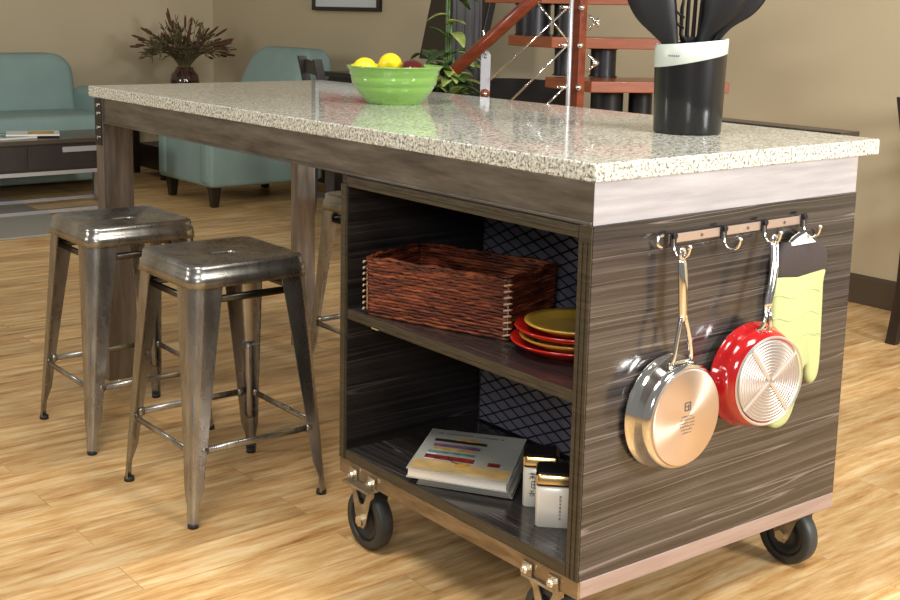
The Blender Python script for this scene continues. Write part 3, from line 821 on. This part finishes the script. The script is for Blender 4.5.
# right of view = (.74,-.67)
rt = V((.78, -.62, 0)); fw = V((.62, .78, 0))
fruit('lemon', bc+rt*-.078+fw*.008+V((0, 0, .092)), .0245, 1.2, 'lemon', (pi/2, .3, .9), 'small yellow lemon at the left rim inside the green bowl', tip=.25)
fruit('lemon', bc+rt*-.012+fw*.012+V((0, 0, .098)), .031, 1.2, 'lemon', (1.3, .5, -.7), 'large yellow lemon in the middle of the green bowl', tip=.2)
ap = fruit('apple', bc+rt*.046+fw*-.012+V((0, 0, .083)), .036, .85, 'apple', (0, 0, 0), 'dark red apple in the green bowl, right of the lemons')
bm = B(); tube(bm, [(0, 0, .020), (.002, 0, .030), (.006, 0, .036)], .0016, 6); link('stem', bm, 'stem', ap)
fruit('lemon', bc+rt*.060+fw*.040+V((0, 0, .062)), .026, 1.2, 'lemon', (1.4, 0, .2), 'yellow lemon low in the bowl behind the dark red apple', tip=.2)

# ------------------------------------------------------------------ utensil crock
cc = V((.553, .280, H))
CR = thing('utensil_crock', cc, 0, 'glossy black utensil crock with slanted silver band on the worktop', 'crock')
def slanted(rf, z_a, k, n=48):
    ring = []
    for i in range(n):
        a = 2*pi*i/n; p = V((cos(a), sin(a), 0))*rf; ring.append(p+V((0, 0, z_a+k*p.dot(rt))))
    return ring
bm = B(); loft(bm, [slanted(.064, 0, 0), slanted(.068, .001, 0), slanted(.0695, .005, 0), slanted(.0715, .08, .03), slanted(.0735, .155, .20), slanted(.0735, .186, .10), slanted(.0715, .187, .10), slanted(.0695, .15, .2), slanted(.066, .01, 0)], True, True, True)
link('vessel', bm, 'crock', CR, smooth=True).modifiers.new('e', 'EDGE_SPLIT').split_angle = radians(45)
bm = B(); loft(bm, [slanted(.0735, .150, .21), slanted(.0742, .151, .21), slanted(.0748, .187, .10), slanted(.0730, .1885, .10), slanted(.0708, .187, .10)])
bd = link('band', bm, 'crock_band', CR, smooth=True)
bm = B()
for k in range(6):
    a = radians(210+k*2.6)-.0
    d = (rt*-cos(radians(60-k*3.4)) - fw*sin(radians(60-k*3.4))).normalized()
    p = d*.0744 + V((0, 0, .160))
    ball(bm, p, .0014, 6, sq=(1, 1, 1.4))
link('lettering', bm, 'mark', bd)
def utensil(name, sec, label, n=12, extra=None):
    o0 = cc
    bm = B(); rings = []
    for (lat, dep, z, hw, ht) in sec:
        c = rt*lat+fw*dep+V((0, 0, z-H))
        rings.append([c+rt*(hw*cos(2*pi*k/n))+fw*(ht*sin(2*pi*k/n)) for k in range(n)])
    loft(bm, rings, True, True, True)
    if extra: extra(bm)
    o = link(name, bm, 'nylon', smooth=True); o.location = cc
    tag(o, label, 'utensil', 'black utensils in the crock'); return o
def dense(sec, n=5):
    out = []
    P = [V((*s,)) if False else s for s in sec]
    for i in range(len(P)-1):
        a, b, c, d = P[max(i-1, 0)], P[i], P[i+1], P[min(i+2, len(P)-1)]
        for k in range(n):
            t = k/n
            out.append(tuple(.5*((2*b[j])+(c[j]-a[j])*t+(2*a[j]-5*b[j]+4*c[j]-d[j])*t*t+(3*b[j]-a[j]-3*c[j]+d[j])*t**3) for j in range(5)))
    out.append(P[-1]); return out
utensil('serving_spoon', dense([(.030, .0, .932, .006, .004), (-.032, -.02, 1.060, .0085, .006), (-.042, -.022, 1.085, .012, .006), (-.060, -.024, 1.115, .026, .007), (-.080, -.026, 1.150, .043, .009), (-.094, -.028, 1.195, .050, .009), (-.102, -.030, 1.235, .034, .007), (-.104, -.030, 1.250, .008, .004)]), 'large black solid spoon leaning left in the utensil crock')
def prongs(bm):
    for s, l in ((-.024, 1.19), (-.012, 1.215), (.001, 1.22), (.013, 1.215), (.026, 1.185)):
        tube(bm, [rt*(.000+s*.5)+fw*.0+V((0, 0, 1.098-H)), rt*(.001+s)+fw*.0+V((0, 0, 1.115-H)), rt*(.002+s*1.1)+fw*-.004+V((0, 0, (1.15+l)/2-H)), rt*(.003+s*1.1)+fw*-.018+V((0, 0, l-H))], [.0045, .0045, .004, .003], 8)
    for zz in (1.128, 1.15): 
        for s in (-1, 1):
            tube(bm, [rt*(.02*s)+V((0, 0, zz-H)), rt*(.036*s)+fw*-.012+V((0, 0, zz+.012-H))], [.004, .0025], 6)
utensil('pasta_server', dense([(-.010, .02, .932, .006, .004), (-.005, .004, 1.06, .008, .005), (-.004, .002, 1.085, .012, .005), (.000, .0, 1.103, .024, .005), (.000, .0, 1.112, .026, .004)]), 'black pronged pasta server standing upright in the middle of the crock', extra=prongs)
utensil('serving_spoon', dense([(-.030, .01, .932, .006, .004), (.006, -.018, 1.06, .009, .006), (.014, -.019, 1.090, .011, .006), (.030, -.02, 1.125, .020, .007), (.050, -.022, 1.155, .036, .009), (.062, -.024, 1.195, .046, .009), (.072, -.026, 1.235, .030, .007), (.076, -.027, 1.250, .008, .004)]), 'black spoon with a broad bowl, front right in the utensil crock')
utensil('spatula', dense([(-.010, .035, .932, .006, .004), (.036, .030, 1.065, .008, .005), (.050, .030, 1.095, .009, .005), (.072, .030, 1.130, .015, .005), (.098, .030, 1.160, .034, .005), (.118, .030, 1.200, .042, .004), (.124, .030, 1.240, .038, .003)]), 'black spatula with flat head leaning right at the back of the crock')

# ------------------------------------------------------------------ sofa and armchair
def wood_foot(bm, x, y, s, h):
    hexa(bm, [(x-s*.6, y-s*.6, 0), (x+s*.6, y-s*.6, 0), (x+s*.6, y+s*.6, 0), (x-s*.6, y+s*.6, 0), (x-s, y-s, h), (x+s, y-s, h), (x+s, y+s, h), (x-s, y+s, h)])
def rounded_profile_block(bm, x0, x1, ys, rad=.0):
    pass
def backrest(bm, x0, x1, prof, r=.12, k=6):
    """prof: function (t)->(yfront,yback) slab with top corners rounded in the x-z plane; x0..x1, z0..z1"""
    z0, z1, yf0, yf1, yb = prof
    pts = [(x0, z0), (x1, z0)]
    pts += [(x1-r+r*cos(a), z1-r+r*sin(a)) for a in [pi/2*i/k for i in range(k+1)]]
    pts += [(x0+r-r*sin(a), z1-r+r*cos(a)) for a in [pi/2*i/k for i in range(k+1)]]
    def yf(z): return yf0+(yf1-yf0)*(z-z0)/(z1-z0)
    cx = (x0+x1)/2; cz = (z0+z1)/2
    rings = []
    e = .045
    for i in range(6):
        a = pi/2*i/5; ins = e*(1-sin(a)); dy = e*(1-cos(a))
        rings.append([V((cx+(x-cx)*(1-ins/((x1-x0)/2)), yf(z)+dy if True else 0, cz+(z-cz)*(1-ins/((z1-z0)/2)))) for x, z in pts])
    rings2 = []
    for i in range(6):
        a = pi/2*(5-i)/5; ins = e*(1-sin(a)); dy = e*(1-cos(a))
        rings2.append([V((cx+(x-cx)*(1-ins/((x1-x0)/2)), yb-dy, cz+(z-cz)*(1-ins/((z1-z0)/2)))) for x, z in pts])
    for r_ in rings: pass
    # front rings start at the front face, so the ones with the larger inset come first
    loft(bm, [[V((p.x, yf(p.z)+(e*(1-cos(pi/2*i/5)) if False else e*(i/5.)**1.5), p.z)) for p in rings[i]] for i in range(6)] + rings2, True, True, True)
SF = thing('sofa', (.70, 6.2, 0), 0, 'pale teal upholstered sofa with rounded back against the far wall', 'sofa')
def sf(name, bm, m_='teal', **k):
    for v in bm.verts: v.co -= V((.70, 6.2, 0))
    return link(name, bm, m_, SF, smooth=True, **k)
SX0, SX1 = -.40, 1.77
bm = B(); cushion(bm, (SX0, 5.80, .07), (SX1, 6.62, .33), .03); sf('base', bm)
bm = B(); cushion(bm, (SX0+.126, 5.78, .31), (.685, 6.35, .475), .05); sf('seat_cushion', bm)
bm = B(); cushion(bm, (.687, 5.78, .31), (SX1-.126, 6.35, .475), .05); sf('seat_cushion', bm)
bm = B(); backrest(bm, SX0+.02, 1.665, (.30, .825, 6.30, 6.42, 6.63), r=.13); sf('backrest', bm)
for x0 in (SX0, SX1-.125):
    bm = B(); cushion(bm, (x0, 5.79, .09), (x0+.125, 6.42, .615), .05); sf('arm', bm)
for x in (SX0+.08, SX1-.08):
    for y in (5.86, 6.55):
        bm = B(); wood_foot(bm, x, y, .03, .08); o = sf('leg', bm, 'dark_wood')
AC = thing('armchair', (2.215, 5.14, 0), 0, 'pale teal armchair with dark tapered feet near the back corner', 'armchair')
def ac(name, bm, m_='teal', smooth=True, **k):
    # built facing -y, then turned to face -x
    for v in bm.verts:
        x, y, z = v.co; v.co = V((y, -x, z))
    return link(name, bm, m_, AC, smooth=smooth, **k)
bm = B(); cushion(bm, (-.345, -.40, .12), (.345, .36, .42), .025); ac('base', bm)
bm = B(); cushion(bm, (-.21, -.41, .40), (.21, .20, .50), .04); ac('seat_cushion', bm)
for s in (-1, 1):
    bm = B(); a, b = sorted((s*.33, s*.212)); cushion(bm, (a, -.41, .13), (b, .30, .60), .035); ac('arm', bm)
bm = B(); backrest(bm, -.335, .335, (.35, .905, -.02, .27, .44), r=.10); ac('backrest', bm)
for x in (-.27, .27):
    for y in (-.34, .31):
        bm = B(); wood_foot(bm, x, y, .032, .13); ac('leg', bm, 'dark_wood', False, bevel=.002)

# ------------------------------------------------------------------ rug, coffee table, magazines
bm = B(); box(bm, (-.9, 4.50, 0), (.98, 5.74, .012)); tag(link('area_rug', bm, 'rug', bevel=.004), 'grey area rug under the dark coffee table', 'rug')
CT = thing('coffee_table', (.75, 5.29, 0), 0, 'espresso coffee table with drawers on a silver metal frame', 'coffee table')
def ct(name, bm, m_, parent=None, **k):
    for v in bm.verts: v.co -= V((.75, 5.29, 0))
    return link(name, bm, m_, parent or CT, **k)
TX0, TX1, TY0, TY1 = .10, 1.425, 5.08, 5.50
bm = B(); box(bm, (TX0-.01, TY0-.012, .395), (TX1+.01, TY1+.012, .418)); ct('table_top', bm, 'table_top', bevel=.002)
bm = B(); box(bm, (TX0, TY0+.006, .245), (TX1, TY1, .395)); ct('body', bm, 'dark_wood', bevel=.002)
for x0, x1 in ((TX0+.02, .86), (.872, TX1-.035)):
    bm = B(); box(bm, (x0, TY0, .255), (x1, TY0+.006, .386)); dr = ct('drawer', bm, 'dark_wood', bevel=.002)
    xh = (x0+x1)/2+.03
    bm = B(); box(bm, (xh-.10, TY0-.012, .345), (xh+.10, TY0-.001, .375)); ct('handle', bm, 'alu', dr, bevel=.002)
bm = B()
e = .011
for y in (TY0+e, TY1-e):
    box(bm, (TX0, y-e, .223), (TX1, y+e, .245)); box(bm, (TX0, y-e, .0125), (TX1, y+e, .033))
for x in (TX0+e, TX1-e): box(bm, (x-e, TY0+2*e, .223), (x+e, TY1-2*e, .245)); box(bm, (x-e, TY0+2*e, .0125), (x+e, TY1-2*e, .033))
ct('frame', bm, 'alu', bevel=.001)
for x in (TX0+e, TX1-e):
    for y in (TY0+e, TY1-e):
        bm = B(); box(bm, (x-e, y-e, .033), (x+e, y+e, .223)); ct('leg', bm, 'alu')
def magazine(cx, cy, w, d, rz, z, cols, label):
    o = thing('magazine', (cx, cy, z), rz, label, 'magazine', 'magazines on the coffee table')
    bm = B(); box(bm, (-w/2, -d/2, 0), (w/2, d/2, .008)); link('pages', bm, 'paper', o, bevel=.001)
    bm = B(); box(bm, (-w/2, -d/2, .008), (w/2, d/2, .0088)); cv = link('front_cover', bm, cols[0], o)
    bm = B(); box(bm, (-w*.1, -d*.4, .0088), (w*.4, d*.35, .0092)); link('cover_picture', bm, cols[1], cv)
magazine(.80, 5.26, .30, .21, .15, .4185, ('cover_white', 'cover_teal'), 'pale magazine with blue-green cover picture, left on the coffee table')
magazine(.98, 5.29, .28, .21, -.35, .4185+.010, ('cover_white', 'cover_yellow'), 'white magazine with tan cover picture fanned over the other on the coffee table')

# ------------------------------------------------------------------ side table with vase
ET = thing('side_table', (2.36, 6.25, 0), 0, 'low dark wooden side table in the room corner beside the armchair', 'side table')
bm = B(); box(bm, (-.27, -.25, .50), (.27, .25, .53)); link('table_top', bm, 'dark_wood', ET, bevel=.002)
bm = B(); box(bm, (-.235, -.215, .05), (.235, .215, .21)); link('shelf', bm, 'dark_wood', ET, bevel=.002)
for x in (-.24, .24):
    for y in (-.22, .22):
        bm = B(); box(bm, (x-.02, y-.02, 0), (x+.02, y+.02, .50)); link('leg', bm, 'dark_wood', ET)
vc = V((2.372, 6.22, .53))
VS = thing('vase', vc, 0, 'round mottled brown glass vase on the corner side table', 'vase')
bm = B(); lathe(bm, [(.05, 0), (.075, .02), (.095, .07), (.100, .11), (.090, .155), (.070, .180), (.062, .19), (.060, .205), (.056, .205), (.058, .19), (.066, .178), (.085, .15), (.092, .1), (.07, .025), (0, .01)], n=32, cap0=True)
link('vase_wall', bm, 'vase', VS, smooth=True)
DA = thing('dried_bouquet', vc+V((0, 0, .03)), 0, 'bouquet of dried stalks with rust-brown seed heads in the brown vase', 'dried flowers')
rr = random.Random(11)
st_bm = B()
def seed(bm, p, d, l):
    q = p+d*l; tube(bm, [p, p+d*l*.2, p+d*l*.8, q], [.003, .009, .008, .002], 6)
for k in range(150):
    az = rr.uniform(0, 2*pi); sp = rr.uniform(.08, 1.0)**.75; hgt = rr.uniform(.10, .33)*(1.15-.65*sp)
    rad = .36*sp*(.75+.25*rr.random())
    p0 = V((rr.uniform(-.02, .02), rr.uniform(-.02, .02), .0)); p1 = V((cos(az)*.040, sin(az)*.040, .19))
    p3 = V((cos(az)*rad, sin(az)*rad, .19+hgt*(1-.1*sp))); p2 = p1.lerp(p3, .5)+V((0, 0, .05*sp+.01))
    tube(st_bm, curve([p0, p1, p2, p3], 3), [.0022]*10, 4)
    d = (p3-p2).normalized()
    if k % 3 == 0:
        hd_bm = B(); seed(hd_bm, p3, d, rr.uniform(.05, .11)); link('seed_head', hd_bm, 'dry_red', DA)
    else:
        for q in range(5):
            t = rr.uniform(.2, 1); b_ = p2.lerp(p3, t); dd = (d+V((rr.uniform(-1, 1), rr.uniform(-1, 1), rr.uniform(-.6, .8)))).normalized()
            tube(st_bm, [b_, b_+dd*.025, b_+dd*.055], [.0018, .005, .001], 4)
tag(link('stalks', st_bm, 'dry', DA), kind='stuff')

# ------------------------------------------------------------------ picture
PC = thing('framed_picture', (2.968, 5.13, 1.50), 0, 'black framed red abstract print with white mat on the right wall', 'picture')
hw, hh, fw_ = .378, .365, .024
bm = B()
for lo, hi in (((-.030, -hw, -hh), (0, hw, -hh+fw_)), ((-.030, -hw, hh-fw_), (0, hw, hh)), ((-.030, -hw, -hh+fw_), (0, -hw+fw_, hh-fw_)), ((-.030, hw-fw_, -hh+fw_), (0, hw, hh-fw_))): box(bm, lo, hi)
link('frame', bm, 'frame', PC, bevel=.002)
bm = B(); box(bm, (-.014, -hw+fw_, -hh+fw_), (-.008, hw-fw_, hh-fw_)); link('mat_board', bm, 'mat_board', PC)
bm = B(); box(bm, (-.016, -hw+.07, -hh+.085), (-.0142, hw-.07, hh-.085)); link('print', bm, 'art', PC)

# ------------------------------------------------------------------ console, television
CN = thing('console_cabinet', (2.72, 3.88, 0), 0, 'low black console against the right wall behind the green plant', 'cabinet')
bm = B(); box(bm, (-.22, -.80, .755), (.22, .80, .785)); link('table_top', bm, 'dark_wood', CN, bevel=.002)
bm = B(); box(bm, (-.20, -.78, .06), (.21, .78, .755)); link('body', bm, 'dark_wood', CN, bevel=.002)
for y0 in (-.77, -.25, .27):
    bm = B(); box(bm, (-.212, y0, .09), (-.200, y0+.50, .74)); dr = link('door', bm, 'dark_wood', CN, bevel=.002)
    bm = B(); cyl(bm, (-.212, y0+.46, .45), (-.232, y0+.46, .45), .008, 10); link('knob', bm, 'alu', dr)
for x in (-.17, .18):
    for y in (-.72, .72):
        bm = B(); box(bm, (x-.02, y-.02, 0), (x+.02, y+.02, .06)); link('leg', bm, 'dark_wood', CN)
TV = thing('television', (2.60, 3.655, .785), radians(-8), 'flat black television tilted back on the console behind the plant', 'television')
bm = B()
def tvp(x, y, z): return (x+z*.22, y, z)
hexa(bm, [tvp(-.02, -.30, .105), tvp(.02, -.30, .105), tvp(.02, .30, .105), tvp(-.02, .30, .105), tvp(-.02, -.30, .50), tvp(.02, -.30, .50), tvp(.02, .30, .50), tvp(-.02, .30, .50)])
link('housing', bm, 'black_metal', TV, bevel=.004)
bm = B(); hexa(bm, [tvp(-.022, -.285, .13), tvp(-.0202, -.285, .13), tvp(-.0202, .285, .13), tvp(-.022, .285, .13), tvp(-.022, -.285, .488), tvp(-.0202, -.285, .488), tvp(-.0202, .285, .488), tvp(-.022, .285, .488)])
link('screen', bm, 'screen', TV)
bm = B(); hexa(bm, [tvp(-.0225, .14, .113), tvp(-.0200, .14, .113), tvp(-.0200, .20, .113), tvp(-.0225, .20, .113), tvp(-.0225, .14, .120), tvp(-.0200, .14, .120), tvp(-.0200, .20, .120), tvp(-.0225, .20, .120)])
link('badge', bm, 'alu', TV)
bm = B(); loft(bm, [rrect(.10, .16, .05, .0), rrect(.10, .16, .05, .008), rrect(.09, .15, .05, .012)], True, True, True); cyl(bm, (.02, 0, .01), (.03, 0, .13), .02, 12); link('stand', bm, 'alu', TV, smooth=True)

# tall dark grey upright panel
GP = thing('upright_panel', (2.325, 3.155, 0), radians(-40), 'tall charcoal grey upright panel standing behind the handrail and plant', 'panel')
bm = B(); box(bm, (-.070, -.015, .02), (.070, .015, 1.75)); pn = link('panel_board', bm, 'grey_panel', GP, bevel=.003)
bm = B()
for x in (-.05, -.01, .035, .06): box(bm, (x-.002, -.019, .03), (x+.002, -.0155, 1.74))
link('batten', bm, 'black_metal', pn)
bm = B(); box(bm, (-.12, -.10, 0), (.12, .10, .02)); link('base', bm, 'black_metal', GP, bevel=.003)

# ------------------------------------------------------------------ chairs
def dining_chair(name, loc, rz, top, label, style, group=None):
    o = thing(name, loc, rz, label, 'chair', group)
    w, d = .21, .21; sz = .455
    for sx in (-1, 1):
        bm = B(); hexa(bm, [(sx*w-.016, -d-.016, 0), (sx*w+.016, -d-.016, 0), (sx*w+.016, -d+.016, 0), (sx*w-.016, -d+.016, 0), (sx*w-.02, -d-.02, sz-.03), (sx*w+.02, -d-.02, sz-.03), (sx*w+.02, -d+.02, sz-.03), (sx*w-.02, -d+.02, sz-.03)])
        link('leg', bm, 'dark_wood', o, bevel=.002)
        bm = B()
        rings = []
        for y, z in ((d+.03, 0), (d+.005, .2), (d, sz), (d+.015, .62), (d+.04, top-.12), (d+.065, top)):
            rings.append([V((sx*w+a, y+b, z)) for a, b in ((-.017, -.02), (.017, -.02), (.017, .02), (-.017, .02))])
        loft(bm, rings, True, True, True); link('rear_leg', bm, 'dark_wood', o, bevel=.002)
    bm = B(); cushion(bm, (-w-.02, -d-.025, sz-.03), (w+.02, d-.022, sz+.03), .02); link('seat', bm, 'black_fabric', o, smooth=True)
    if style == 'ladder':
        for k, z in enumerate((top-.06, top-.15, top-.24)):
            y = d+.04+.02*(z-top+.12)/.12*.6
            bm = B(); box(bm, (-w+.017, y-.008, z-.02), (w-.017, y+.008, z+.045 if k == 0 else z+.02)); link('back_slat', bm, 'dark_wood', o, bevel=.002)
    else:
        bm = B()
        pts = [(-w-.02, .56), (w+.02, .56), (w+.015, top-.06), (w-.02, top-.01), (0, top+.002), (-w+.02, top-.01), (-w-.015, top-.06)]
        prism(bm, smooth2(pts, 3), lambda u, v, q: (u, d+.028+q+.05*(v-.6), v), -.028, .028); link('backrest', bm, 'black_fabric', o, bevel=.01, seg=3)
    bm = B()
    for sx in (-1, 1): box(bm, (sx*w-.01, -d+.02, .20), (sx*w+.01, d-.01, .225))
    box(bm, (-w+.02, -d-.008, sz-.07), (w-.02, -d+.008, sz-.031)); link('stretcher', bm, 'dark_wood', o, bevel=.001)
    return o
# seen edge-on behind the table, its seat towards the cabinet's side
dining_chair('dining_chair', (2.00, 3.54, 0), radians(68), .915, 'dark ladder-back dining chair seen edge-on in front of the teal armchair', 'ladder')
dining_chair('dining_chair', (2.255, 2.735, 0), radians(139), .868, 'black upholstered dining chair whose rounded back shows behind the staircase rods', 'pad')
dining_chair('dining_chair', (2.722, .69, 0), radians(0), .885, 'dark wooden dining chair at the right edge by the wall', 'ladder')
NT = thing('narrow_table', (.885, .335, 0), 0, 'narrow dark wooden table whose top edge shows behind the worktop', 'table')
bm = B(); box(bm, (-.035, -.225, .885), (.035, .22, .9150)); link('table_top', bm, 'dark_wood', NT, bevel=.002)
for x in (-.022, .022):
    for y in (-.17, .20):
        bm = B(); box(bm, (x-.011, y-.011, 0), (x+.011, y+.011, .885)); link('leg', bm, 'dark_wood', NT)

# ------------------------------------------------------------------ staircase
SC = thing('modular_staircase', (1.95, 1.95, 0), 0, 'modular staircase with cherry treads, black supports, cherry handrail and silver rods', 'staircase')
def sc(name, bm, m_, parent=None, **k):
    for v in bm.verts: v.co -= V((1.95, 1.95, 0))
    return link(name, bm, m_, parent or SC, **k)
def tread(a, u, v, z1, th=.041):
    a, u, v = V((*a, 0)), V((*u, 0)), V((*v, 0))
    bm = B(); q = [a, a+u, a+u+v, a+v]
    hexa(bm, [p+V((0, 0, z1-th)) for p in q]+[p+V((0, 0, z1)) for p in q]); sc('tread', bm, 'tread', bevel=.003)
tread((1.781, 1.775), (.483, -.245), (.050, .300), .908)
tread((1.812, 2.024), (.470, -.320), (.042, .300), 1.061)
tread((1.86, 2.14), (.36, -.28), (-.037, .30), 1.228)
def post(x, y, z0, z1, r):
    bm = B(); cyl(bm, (x, y, z0), (x, y, z1), r, 24)
    for z in (z0, z1-.006): lathe(bm, [(r, 0), (r+.006, .001), (r+.006, .005), (r, .006)], (x, y, z), 'z', 24)
    o = sc('support_column', bm, 'black_metal', smooth=True); o.modifiers.new('e', 'EDGE_SPLIT').split_angle = radians(40)
post(2.075, 1.80, 0, .867, .045); post(1.965, 1.87, 0, .867, .062)
post(2.055, 1.985, .908, 1.020, .050); post(1.960, 2.11, .908, 1.020, .036)
post(1.948, 2.28, 1.061, 1.187, .070); post(2.01, 2.16, 1.061, 1.187, .045)
# newel: silver tube beside a cherry post
bm = B(); cyl(bm, (1.512, 1.618, 0), (1.512, 1.618, 1.70), .0078, 16); sc('newel_tube', bm, 'white_metal', smooth=True)
bm = B(); box(bm, (1.538, 1.600, 0), (1.572, 1.634, 1.70)); sc('newel_post', bm, 'red_wood', bevel=.003)
# handrail
ha, hb = V((1.165, 1.815, .953)), V((1.512, 1.530, 1.372))
dd = (hb-ha).normalized()
bm = B(); tube(bm, [ha+dd*.002, hb+dd*.25], .0215, 20); hr = sc('handrail', bm, 'red_wood', smooth=True)
bm = B(); tube(bm, [ha, ha+dd*.004], .0205, 20); sc('rail_end', bm, 'cut_wood', hr)
# baluster strap with its round clamp
bx, by = 1.303, 1.812
perp = V((.62, .78, 0)); lat = V((.78, -.62, 0))
bm = B()
prism(bm, [(-.0165, .0), (.0165, .0), (.0165, 1.005), (.010, 1.018), (0, 1.022), (-.010, 1.018), (-.0165, 1.005)], lambda u, v, d: V((bx, by, v))+lat*u+perp*d, -.003, .003)
bal = sc('baluster', bm, 'white_metal', bevel=.001)
bm = B(); ball(bm, V((bx, by, .875))-perp*.012, .017, 16); sc('clamp_ball', bm, 'red_wood', bal, smooth=True)
bm = B(); ball(bm, V((bx, by, .875))-perp*.030, .007, 10); sc('clamp_bolt', bm, 'chrome', bal, smooth=True)
bm = B(); cyl(bm, V((bx, by, 1.0)), V((bx, by, 1.0))-perp*.008, .005, 10); cyl(bm, V((bx, by, 1.0))+perp*.0, hr.location*0+V((bx, by, 1.02))+V((-.03, -.02, .07)), .004, 8); sc('clamp_bolt', bm, 'chrome', bal, smooth=True)
# silver rods
off = -perp*.016
rods = [((1.314, 1.800, .921), (1.522, 1.628, 1.185)), ((1.363, 1.757, .844), (1.522, 1.628, 1.056)), ((1.423, 1.703, 1.194), (1.522, 1.628, 1.048)),
        ((1.440, 1.690, .812), (1.522, 1.628, .918)), ((1.30, 1.812, 1.330), (1.43, 1.700, 1.192)), ((1.36, 1.757, .70), (1.45, 1.684, .825)), ((1.330, 1.790, 1.05), (1.522, 1.628, .80))]
for i, (a, b) in enumerate(rods[:6]):
    bm = B(); tube(bm, [V(a)+off, V(b)+off], .0036, 8); sc('rod', bm, 'chrome', smooth=True)
np_ = V((1.555, 1.617, 0))
for z in (1.172, 1.045, .903):
    bm = B(); p = np_+V((0, 0, z))+off*1.6
    cyl(bm, p-lat*.075+off*.2, p-lat*.035+off*.2, .006, 10); ball(bm, p+off*.4, .011, 12); sc('rod_clamp', bm, 'chrome', smooth=True)
for z, s in ((1.150, -1), (1.098, 1), (1.018, -1), (.955, 1)):
    bm = B(); p = np_+V((0, 0, z))+lat*.022+off
    cyl(bm, p+lat*.005, p+lat*.040+V((0, 0, s*.035)), .0045, 8); q = p+lat*.026+V((0, 0, s*.022)); cyl(bm, q, q+lat*.016+V((0, 0, s*.015)), .0075, 10)
    sc('rod_end', bm, 'chrome', smooth=True)

# ------------------------------------------------------------------ green plant
GPL = thing('potted_plant', (1.725, 2.545, 0), 0, 'leafy green potted plant with variegated leaves behind the handrail end', 'plant')
bm = B(); lathe(bm, [(.0, 0), (.10, 0), (.125, .20), (.135, .26), (.14, .28), (.13, .285), (.12, .26), (0, .25)], n=32); link('pot', bm, 'pot', GPL, smooth=True)
rr = random.Random(4)
def leaf(bm, p, d, l, w, droop=.5):
    d = V(d).normalized(); side = d.cross(V((0, 0, 1))); side = side.normalized() if side.length > .01 else V((1, 0, 0))
    up = side.cross(d)
    A = []; Bq = []; Cq = []
    n = 7
    for i in range(n+1):
        t = i/n; c = p+d*(l*t)-V((0, 0, 1))*(droop*l*t*t*.6); ww = w*sin(pi*min(1, t*.93+.05))**.8*.5
        A.append(bm.verts.new(c+side*ww+up*ww*.35)); Bq.append(bm.verts.new(c)); Cq.append(bm.verts.new(c-side*ww+up*ww*.35))
    for i in range(n):
        bm.faces.new((A[i], A[i+1], Bq[i+1], Bq[i])); bm.faces.new((Bq[i], Bq[i+1], Cq[i+1], Cq[i]))
s_bm, l_bm, p_bm = B(), B(), B()
for k in range(9):
    az = rr.uniform(0, 2*pi); top = rr.uniform(.80, 1.02) if k > 2 else (1.28, 1.20, 1.12)[k]
    off2 = V((cos(az), sin(az), 0))*rr.uniform(.03, .10)
    if k <= 2: off2 = lat*(-.01+.01*k)
    path = curve([V((0, 0, .26))+off2*.3, V((0, 0, .6))+off2*.6, V((0, 0, top))+off2], 6)
    tube(s_bm, path, .006, 6)
    for j in range(26 if k > 2 else 12):
        t = rr.uniform(.45, 1); p = path[int(t*(len(path)-1))]
        a2 = rr.uniform(0, 2*pi); dv = V((cos(a2), sin(a2), rr.uniform(.1, .9)))
        leaf(p_bm if rr.random() < .4 else l_bm, p, dv, rr.uniform(.09, .16), rr.uniform(.045, .070), rr.uniform(.3, 1.1))
link('stems', s_bm, 'leaf', GPL, smooth=True); link('leaves', l_bm, 'leaf', GPL, smooth=True, solid=.0012); link('pale_leaves', p_bm, 'leaf_pale', GPL, smooth=True, solid=.0012)

# ------------------------------------------------------------------ lights
def area(name, loc, target, size, power, col, sy=None):
    l = bpy.data.lights.new(name, 'AREA'); l.energy = power; l.color = col; l.size = size
    if sy: l.shape = 'RECTANGLE'; l.size_y = sy
    o = bpy.data.objects.new(name, l); COL.objects.link(o); o.location = loc
    o.rotation_euler = (V(target)-V(loc)).to_track_quat('-Z', 'Y').to_euler()
    return o
area('key_softbox', (1.5, -3.4, 1.9), (.6, .6, .4), .8, 165, (1, .99, .985))
area('wall_fill_light', (.4, -1.2, 2.8), (2.2, 1.2, .6), .8, 75, (1, .95, .86))  # unseen area light added to brighten the right wall
area('floor_fill_light', (-1.0, .2, 2.75), (-.9, .6, 0), .8, 45, (1, .95, .87))  # unseen overhead light added to lift the left floor and seat tops
area('left_fill_light', (-2.3, -2.3, 1.9), (.6, .8, .6), .7, 42, (.97, .98, 1))  # unseen source left of the camera, added to fill the side faces
area('far_window_light', (-3.2, 3.2, 1.9), (1.6, 5.4, .6), .9, 55, (1, .95, .86))
w = bpy.data.worlds.new('room_light'); S.world = w; w.use_nodes = True
bg = w.node_tree.nodes['Background']; bg.inputs[0].default_value = (1, .975, .93, 1); bg.inputs[1].default_value = .24

# ------------------------------------------------------------------ camera
cam = bpy.data.cameras.new('camera'); co = bpy.data.objects.new('camera', cam); COL.objects.link(co); S.camera = co
co.location = (-1.4225, -1.38636, 1.15741); co.rotation_euler = (1.400334, -.019595, -.663844)
cam.sensor_width = 36; cam.lens = 1216.2268/900*36
cam.shift_x = (450-435.259)/900; cam.shift_y = (218.414-300)/900
cam.clip_start = .05

S.view_settings.view_transform = 'Standard'; S.view_settings.look = 'None'; S.view_settings.gamma = 1; S.view_settings.exposure = 0
S.view_settings.use_curve_mapping = False
